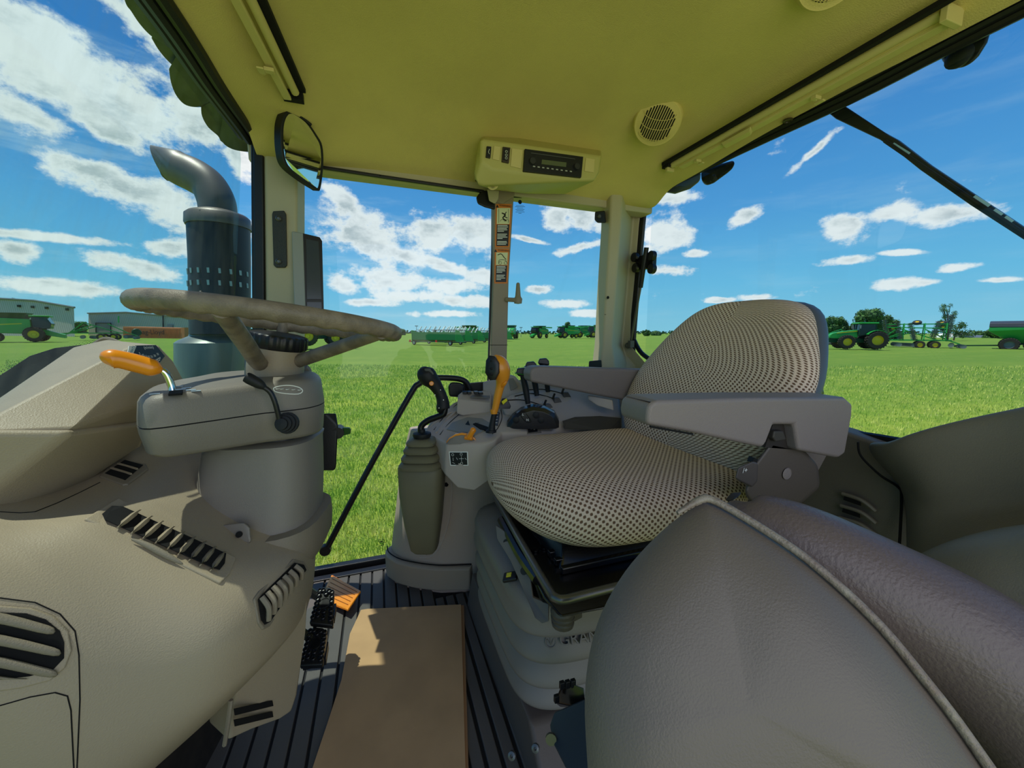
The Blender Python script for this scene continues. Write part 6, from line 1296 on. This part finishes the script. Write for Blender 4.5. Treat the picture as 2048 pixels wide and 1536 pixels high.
b = MB(); b.prism([P(u, v, 139.5) for u, v in [(1921, 683), (1921, 677), (1935, 677), (1935, 683)]], V((.05, .1, 0))); b.build('door', mat('door_red', (160, 50, 44), .6), hs)
# trees
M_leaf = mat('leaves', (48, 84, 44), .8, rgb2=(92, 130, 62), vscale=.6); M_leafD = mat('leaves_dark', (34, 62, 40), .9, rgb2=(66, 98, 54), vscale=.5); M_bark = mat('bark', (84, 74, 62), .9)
def tree(u, vb, d, vt, wpx, label, sparse=False, lean=0, seed=0, grp='trees on the horizon'):
    rg = random.Random(seed+u); base = P(u, vb, d); hgt = (vb-vt)*d/F; wd = wpx*d/F/2
    t = thing('tree', label, 'tree', base, grp); b = MB(); b.tube([base, base+V((lean*.3, 0, hgt*.5)), base+V((lean, 0, hgt*.85))], [hgt*.03, hgt*.022, hgt*.008], 6); b.build('trunk', M_bark, t)
    vs = []; fs = []; cl = []
    for k in range(16 if sparse else 26):
        zz = rg.uniform(.35 if sparse else .12, .93); rad = wd*(1-abs(zz-.5)**1.6*(1.5)); a = rg.uniform(0, 6.28); q = rad*math.sqrt(rg.random())*.8
        cl.append((base+V((math.cos(a)*q+lean*zz, math.sin(a)*q, hgt*zz)), wd*rg.uniform(.22, .42)*(.6 if sparse else 1)))
    for c, r in cl:
        for _ in range(90 if sparse else 240):
            n_ = V((rg.gauss(0, 1), rg.gauss(0, 1), rg.gauss(0, 1))).normalized(); p = c+n_*r*rg.uniform(.6, 1.05)*V((1, 1, .8)).length/1.62; s_ = r*rg.uniform(.07, .19); x = n_.orthogonal().normalized()*s_; y = n_.cross(x)
            x = (x+V((rg.uniform(-1, 1), rg.uniform(-1, 1), rg.uniform(-1, 1)))*s_*.5); k = len(vs); vs += [p-x, p+y, p+x, p-y]; fs.append((k, k+1, k+2, k+3))
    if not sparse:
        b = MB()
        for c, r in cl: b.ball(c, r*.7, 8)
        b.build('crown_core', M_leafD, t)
    me = bpy.data.meshes.new('foliage'); me.from_pydata(vs, [], fs); o = bpy.data.objects.new('foliage', me); COL.objects.link(o); me.materials.append(M_leaf); own(o, t)
    if sparse:
        b = MB()
        for c, r in cl: b.tube([base+V((lean*.5, 0, hgt*.45)), c], hgt*.006, 4)
        b.build('branches', M_bark, t)
for u, vb, d, vt, w_, lb in [(1640, 686, 105, 640, 46, 'dark bushy tree touching the seat back silhouette'), (1668, 686, 108, 636, 50, 'bushy tree left of the parked tractor cab'), (1698, 686, 112, 642, 46, 'dark tree right behind the parked tractor hood'), (1728, 686, 104, 622, 60, 'tallest round tree above the parked tractor cab'), (1757, 686, 106, 632, 44, 'dense tree just right of the parked tractor cab'), (1778, 686, 110, 640, 34, 'rounded tree at the right end of the tree group'),
                             (1958, 684, 150, 664, 30, 'low dark bush right of the farmhouse'), (1985, 686, 130, 658, 34, 'green tree left of the grain cart'), (2006, 686, 120, 664, 26, 'small tree beside the grain cart'),
                             (1136, 672, 180, 645, 22, 'small round tree behind the combines'), (1293, 672, 190, 660, 18, 'small distant tree left of the seat back'), (1312, 672, 210, 666, 26, 'low distant bush left of the seat back'), (802, 672, 200, 660, 22, 'small distant tree right of the steering wheel'), (168, 680, 128, 646, 34, 'dark tree between the two sheds'), (28, 660, 130, 596, 34, 'treetop showing above the left shed'), (655, 672, 90, 628, 16, 'small tree behind the monitor')]:
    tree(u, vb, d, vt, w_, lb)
tree(1893, 690, 88, 608, 52, 'tall leaning sparse tree behind the folded implement', True, -2.0)
tree(1905, 690, 96, 640, 60, 'sparse lower tree with bare trunks beside the tall leaning tree', True, 2.0)
for u, vt, lb in [(833, 652, 'left twin-headed light pole on the horizon'), (1042, 655, 'right twin-headed light pole on the horizon')]:
    pt = thing('light_pole', lb, 'light pole', P(u, 674, 150)); b = MB(); b.tube([P(u, 676, 150), P(u, vt, 150)], .09, 6); b.build('pole', M_gry, pt); b = MB(); b.box(*bar(P(u-3, vt, 150), P(u+3, vt, 150), .5, .25)); b.build('lamp_head', M_gry, pt)
# distant tree line low on the horizon
vs = []; fs = []; rg = random.Random(9)
for i in range(5200):
    u = rg.uniform(-200, 2250); d = 330; h0 = 2.0+2.5*abs(noise.noise(V((u*.012, 3, 0))))+1.2*abs(noise.noise(V((u*.06, 1, 0)))); p, a = gpos(u, d); p = p+V((0, 0, rg.uniform(-1.5, h0))); s_ = rg.uniform(.5, 1.1)
    x = V((math.cos(a), -math.sin(a), 0))*s_; y = V((0, 0, s_*.8)); k = len(vs); vs += [p-x, p+y, p+x, p-y]; fs.append((k, k+1, k+2, k+3))
me = bpy.data.meshes.new('hedgerow'); me.from_pydata(vs, [], fs); o = bpy.data.objects.new('hedgerow', me); COL.objects.link(o); me.materials.append(M_leafD)
tag(o, 'thin dark line of distant trees along the horizon', 'tree line', kind='stuff')
# ================================================================== CAMERA, SKY, LIGHT
cam = bpy.data.cameras.new('camera'); co = bpy.data.objects.new('camera', cam); COL.objects.link(co); SC.camera = co
cam.sensor_fit = 'HORIZONTAL'; cam.sensor_width = 36; cam.lens = 36*F/2048; cam.clip_start = .02; cam.clip_end = 5000
co.location = CAM; co.rotation_euler = (math.radians(90)-PITCH, 0, -YAW)
sun = bpy.data.lights.new('sun', 'SUN'); sun.energy = 4.4; sun.angle = .012; sun.color = (1, .94, .82)
so = bpy.data.objects.new('sun', sun); COL.objects.link(so)
so.rotation_euler = V((.29, -.13, -1)).to_track_quat('-Z', 'Y').to_euler()
ar = bpy.data.lights.new('door_side_fill', 'AREA'); ar.shape = 'RECTANGLE'; ar.size = 1.3; ar.size_y = 1.4; ar.energy = 9; ar.color = (1, .93, .9)  # added fill lamp behind the camera, brightens the cab interior
ao = bpy.data.objects.new('door_side_fill', ar); COL.objects.link(ao); ao.location = (.35, -.75, 1.0); ao.rotation_euler = (math.radians(90), 0, 0)
w = bpy.data.worlds.new('sky'); SC.world = w; w.use_nodes = True; nt = w.node_tree; N = nt.nodes; L = nt.links
bg = N['Background']
tc = N.new('ShaderNodeTexCoord'); sep = N.new('ShaderNodeSeparateXYZ'); L.new(tc.outputs['Generated'], sep.inputs[0])
def m_(op, a, b=None, c=None, clamp=False):
    n = N.new('ShaderNodeMath'); n.operation = op; n.use_clamp = clamp
    for i, q in enumerate((a, b, c)):
        if q is None: continue
        if isinstance(q, (int, float)): n.inputs[i].default_value = q
        else: L.new(q, n.inputs[i])
    return n.outputs[0]
# azimuth from +Y towards +X, elevation : in units of radians
az = m_('ARCTAN2', sep.outputs[0], sep.outputs[1]); el = m_('ARCSINE', sep.outputs[2])
cmb = N.new('ShaderNodeCombineXYZ'); L.new(az, cmb.inputs[0]); L.new(el, cmb.inputs[1])
def noise_(scale, detail, sx=1, sy=1, off=0, rough=.6):
    mp = N.new('ShaderNodeMapping'); mp.inputs['Scale'].default_value = (sx, sy, 1); mp.inputs['Location'].default_value = (off, off, off)
    L.new(cmb.outputs[0], mp.inputs[0]); n = N.new('ShaderNodeTexNoise'); n.inputs['Scale'].default_value = scale; n.inputs['Detail'].default_value = detail; n.inputs['Roughness'].default_value = rough
    L.new(mp.outputs[0], n.inputs['Vector']); return n
nz = noise_(13, 8, 1, 1.4, 0, .66); nfine = nz.outputs['Fac']
clouds = [(150, 150, 260, 85, 22), (60, 60, 160, 50, 30), (230, 215, 170, 60, 15), (330, 60, 110, 60, 30), (390, 230, 80, 45, 20), (60, 235, 110, 32, 25), (180, 340, 95, 26, 10), (290, 385, 130, 34, 18),
          (400, 440, 120, 30, 10), (30, 500, 60, 20, 5), (340, 497, 60, 18, 0), (120, 575, 150, 14, 4), (270, 530, 110, 18, 12), (485, 325, 40, 30, 40), (60, 470, 200, 10, 5), (210, 250, 80, 30, 20),
          (690, 402, 45, 24, 35), (735, 470, 105, 46, 26), (800, 510, 60, 18, 15), (870, 470, 55, 36, 20), (940, 470, 60, 34, 0), (690, 572, 34, 18, 10), (780, 562, 75, 26, 8), (815, 592, 75, 14, 0), (905, 572, 60, 16, 0), (895, 532, 55, 14, 18),
          (740, 605, 60, 8, 0), (940, 602, 60, 12, 0), (965, 552, 40, 16, 0), (890, 628, 60, 7, 0), (700, 640, 50, 7, 0),
          (1165, 425, 60, 34, 8), (1115, 440, 30, 20, 0), (1076, 578, 24, 8, 0), (1130, 608, 50, 8, 0), (1180, 626, 40, 7, 0), (1150, 497, 60, 9, -12), (1060, 480, 50, 5, 12),
          (1330, 465, 50, 34, 15), (1320, 395, 60, 14, 0), (1482, 436, 36, 13, -30), (1350, 540, 50, 11, 0), (1690, 455, 58, 24, 10), (1780, 428, 70, 17, -8), (1885, 430, 85, 20, 2), (1690, 522, 48, 9, -5), (1800, 568, 56, 10, -4), (1925, 534, 50, 9, -5), (1850, 565, 30, 8, 0),
          (1385, 508, 28, 7, 0), (1512, 596, 36, 7, 0), (1620, 310, 60, 9, -45), (1440, 600, 30, 5, 0), (1800, 505, 40, 5, 0), (2000, 560, 60, 6, 0)]
acc = None
for i, (u, v, ru, rv, rot) in enumerate(clouds):
    r0 = ray(u, v).normalized(); r1 = ray(u+1, v).normalized(); r2 = ray(u, v-1).normalized()
    A0 = math.atan2(r0.x, r0.y); E0 = math.asin(r0.z); kx = abs(math.atan2(r1.x, r1.y)-A0); ky = abs(math.asin(r2.z)-E0)
    sh = (math.asin(r1.z)-E0)/max(kx, 1e-6)
    mp = N.new('ShaderNodeMapping'); mp.vector_type = 'TEXTURE'
    mp.inputs['Location'].default_value = (A0, E0, 0); mp.inputs['Rotation'].default_value = (0, 0, -math.radians(rot)+math.atan(sh)*.6)
    mp.inputs['Scale'].default_value = (ru*kx*1.15, rv*ky*1.25, 1); L.new(cmb.outputs[0], mp.inputs[0])
    ln = N.new('ShaderNodeVectorMath'); ln.operation = 'LENGTH'; L.new(mp.outputs[0], ln.inputs[0])
    b_ = m_('SUBTRACT', 1, ln.outputs['Value'])
    acc = b_ if acc is None else m_('SMOOTH_MAX', acc, b_, .25)
acc = m_('MAXIMUM', acc, -.45)
d1 = m_('MULTIPLY_ADD', m_('SUBTRACT', nfine, .5), 3.2, m_('MULTIPLY', acc, 1.15))
def mr_(x, a, b, c=0, d=1):
    n = N.new('ShaderNodeMapRange'); n.interpolation_type = 'SMOOTHSTEP'; L.new(x, n.inputs[0]); n.inputs[1].default_value = a; n.inputs[2].default_value = b; n.inputs[3].default_value = c; n.inputs[4].default_value = d; return n.outputs[0]
cov = mr_(d1, -.08, .55)
cir = noise_(4, 6, .9, 5, 3.1, .6); cirv = mr_(cir.outputs['Fac'], .48, .72, 0, .42)
azl = mr_(az, .5, -.2, .25, 1); cirv = m_('MULTIPLY', cirv, azl)
# blue gradient
cr = N.new('ShaderNodeValToRGB'); L.new(m_('MULTIPLY', el, .95), cr.inputs[0])
e_ = cr.color_ramp.elements; e_[0].position = 0; e_[0].color = lin((140, 206, 228)); e_[1].position = 1; e_[1].color = lin((34, 84, 158))
for p, c in [(.10, (112, 192, 230)), (.25, (84, 162, 222)), (.45, (60, 132, 204))]:
    x = e_.new(p); x.color = lin(c)
mx0 = N.new('ShaderNodeMix'); mx0.data_type = 'RGBA'; L.new(cirv, mx0.inputs['Factor']); L.new(cr.outputs[0], mx0.inputs['A']); mx0.inputs['B'].default_value = lin((205, 228, 236))
# cloud shade: grey on the under-side thick parts
sh = noise_(7, 5, 1, 2, 1.7); shv = m_('MULTIPLY', mr_(sh.outputs['Fac'], .42, .66, 0, .75), mr_(d1, .35, 1.0))
cc = N.new('ShaderNodeMix'); cc.data_type = 'RGBA'; L.new(shv, cc.inputs['Factor']); cc.inputs['A'].default_value = lin((242, 246, 246)); cc.inputs['B'].default_value = lin((158, 176, 184))
mx = N.new('ShaderNodeMix'); mx.data_type = 'RGBA'; L.new(cov, mx.inputs['Factor']); L.new(mx0.outputs['Result'], mx.inputs['A']); L.new(cc.outputs['Result'], mx.inputs['B'])
L.new(mx.outputs['Result'], bg.inputs[0]); bg.inputs[1].default_value = 1.0
SC.view_settings.view_transform = 'Standard'; SC.view_settings.look = 'None'; SC.view_settings.exposure = 0; SC.view_settings.gamma = 1
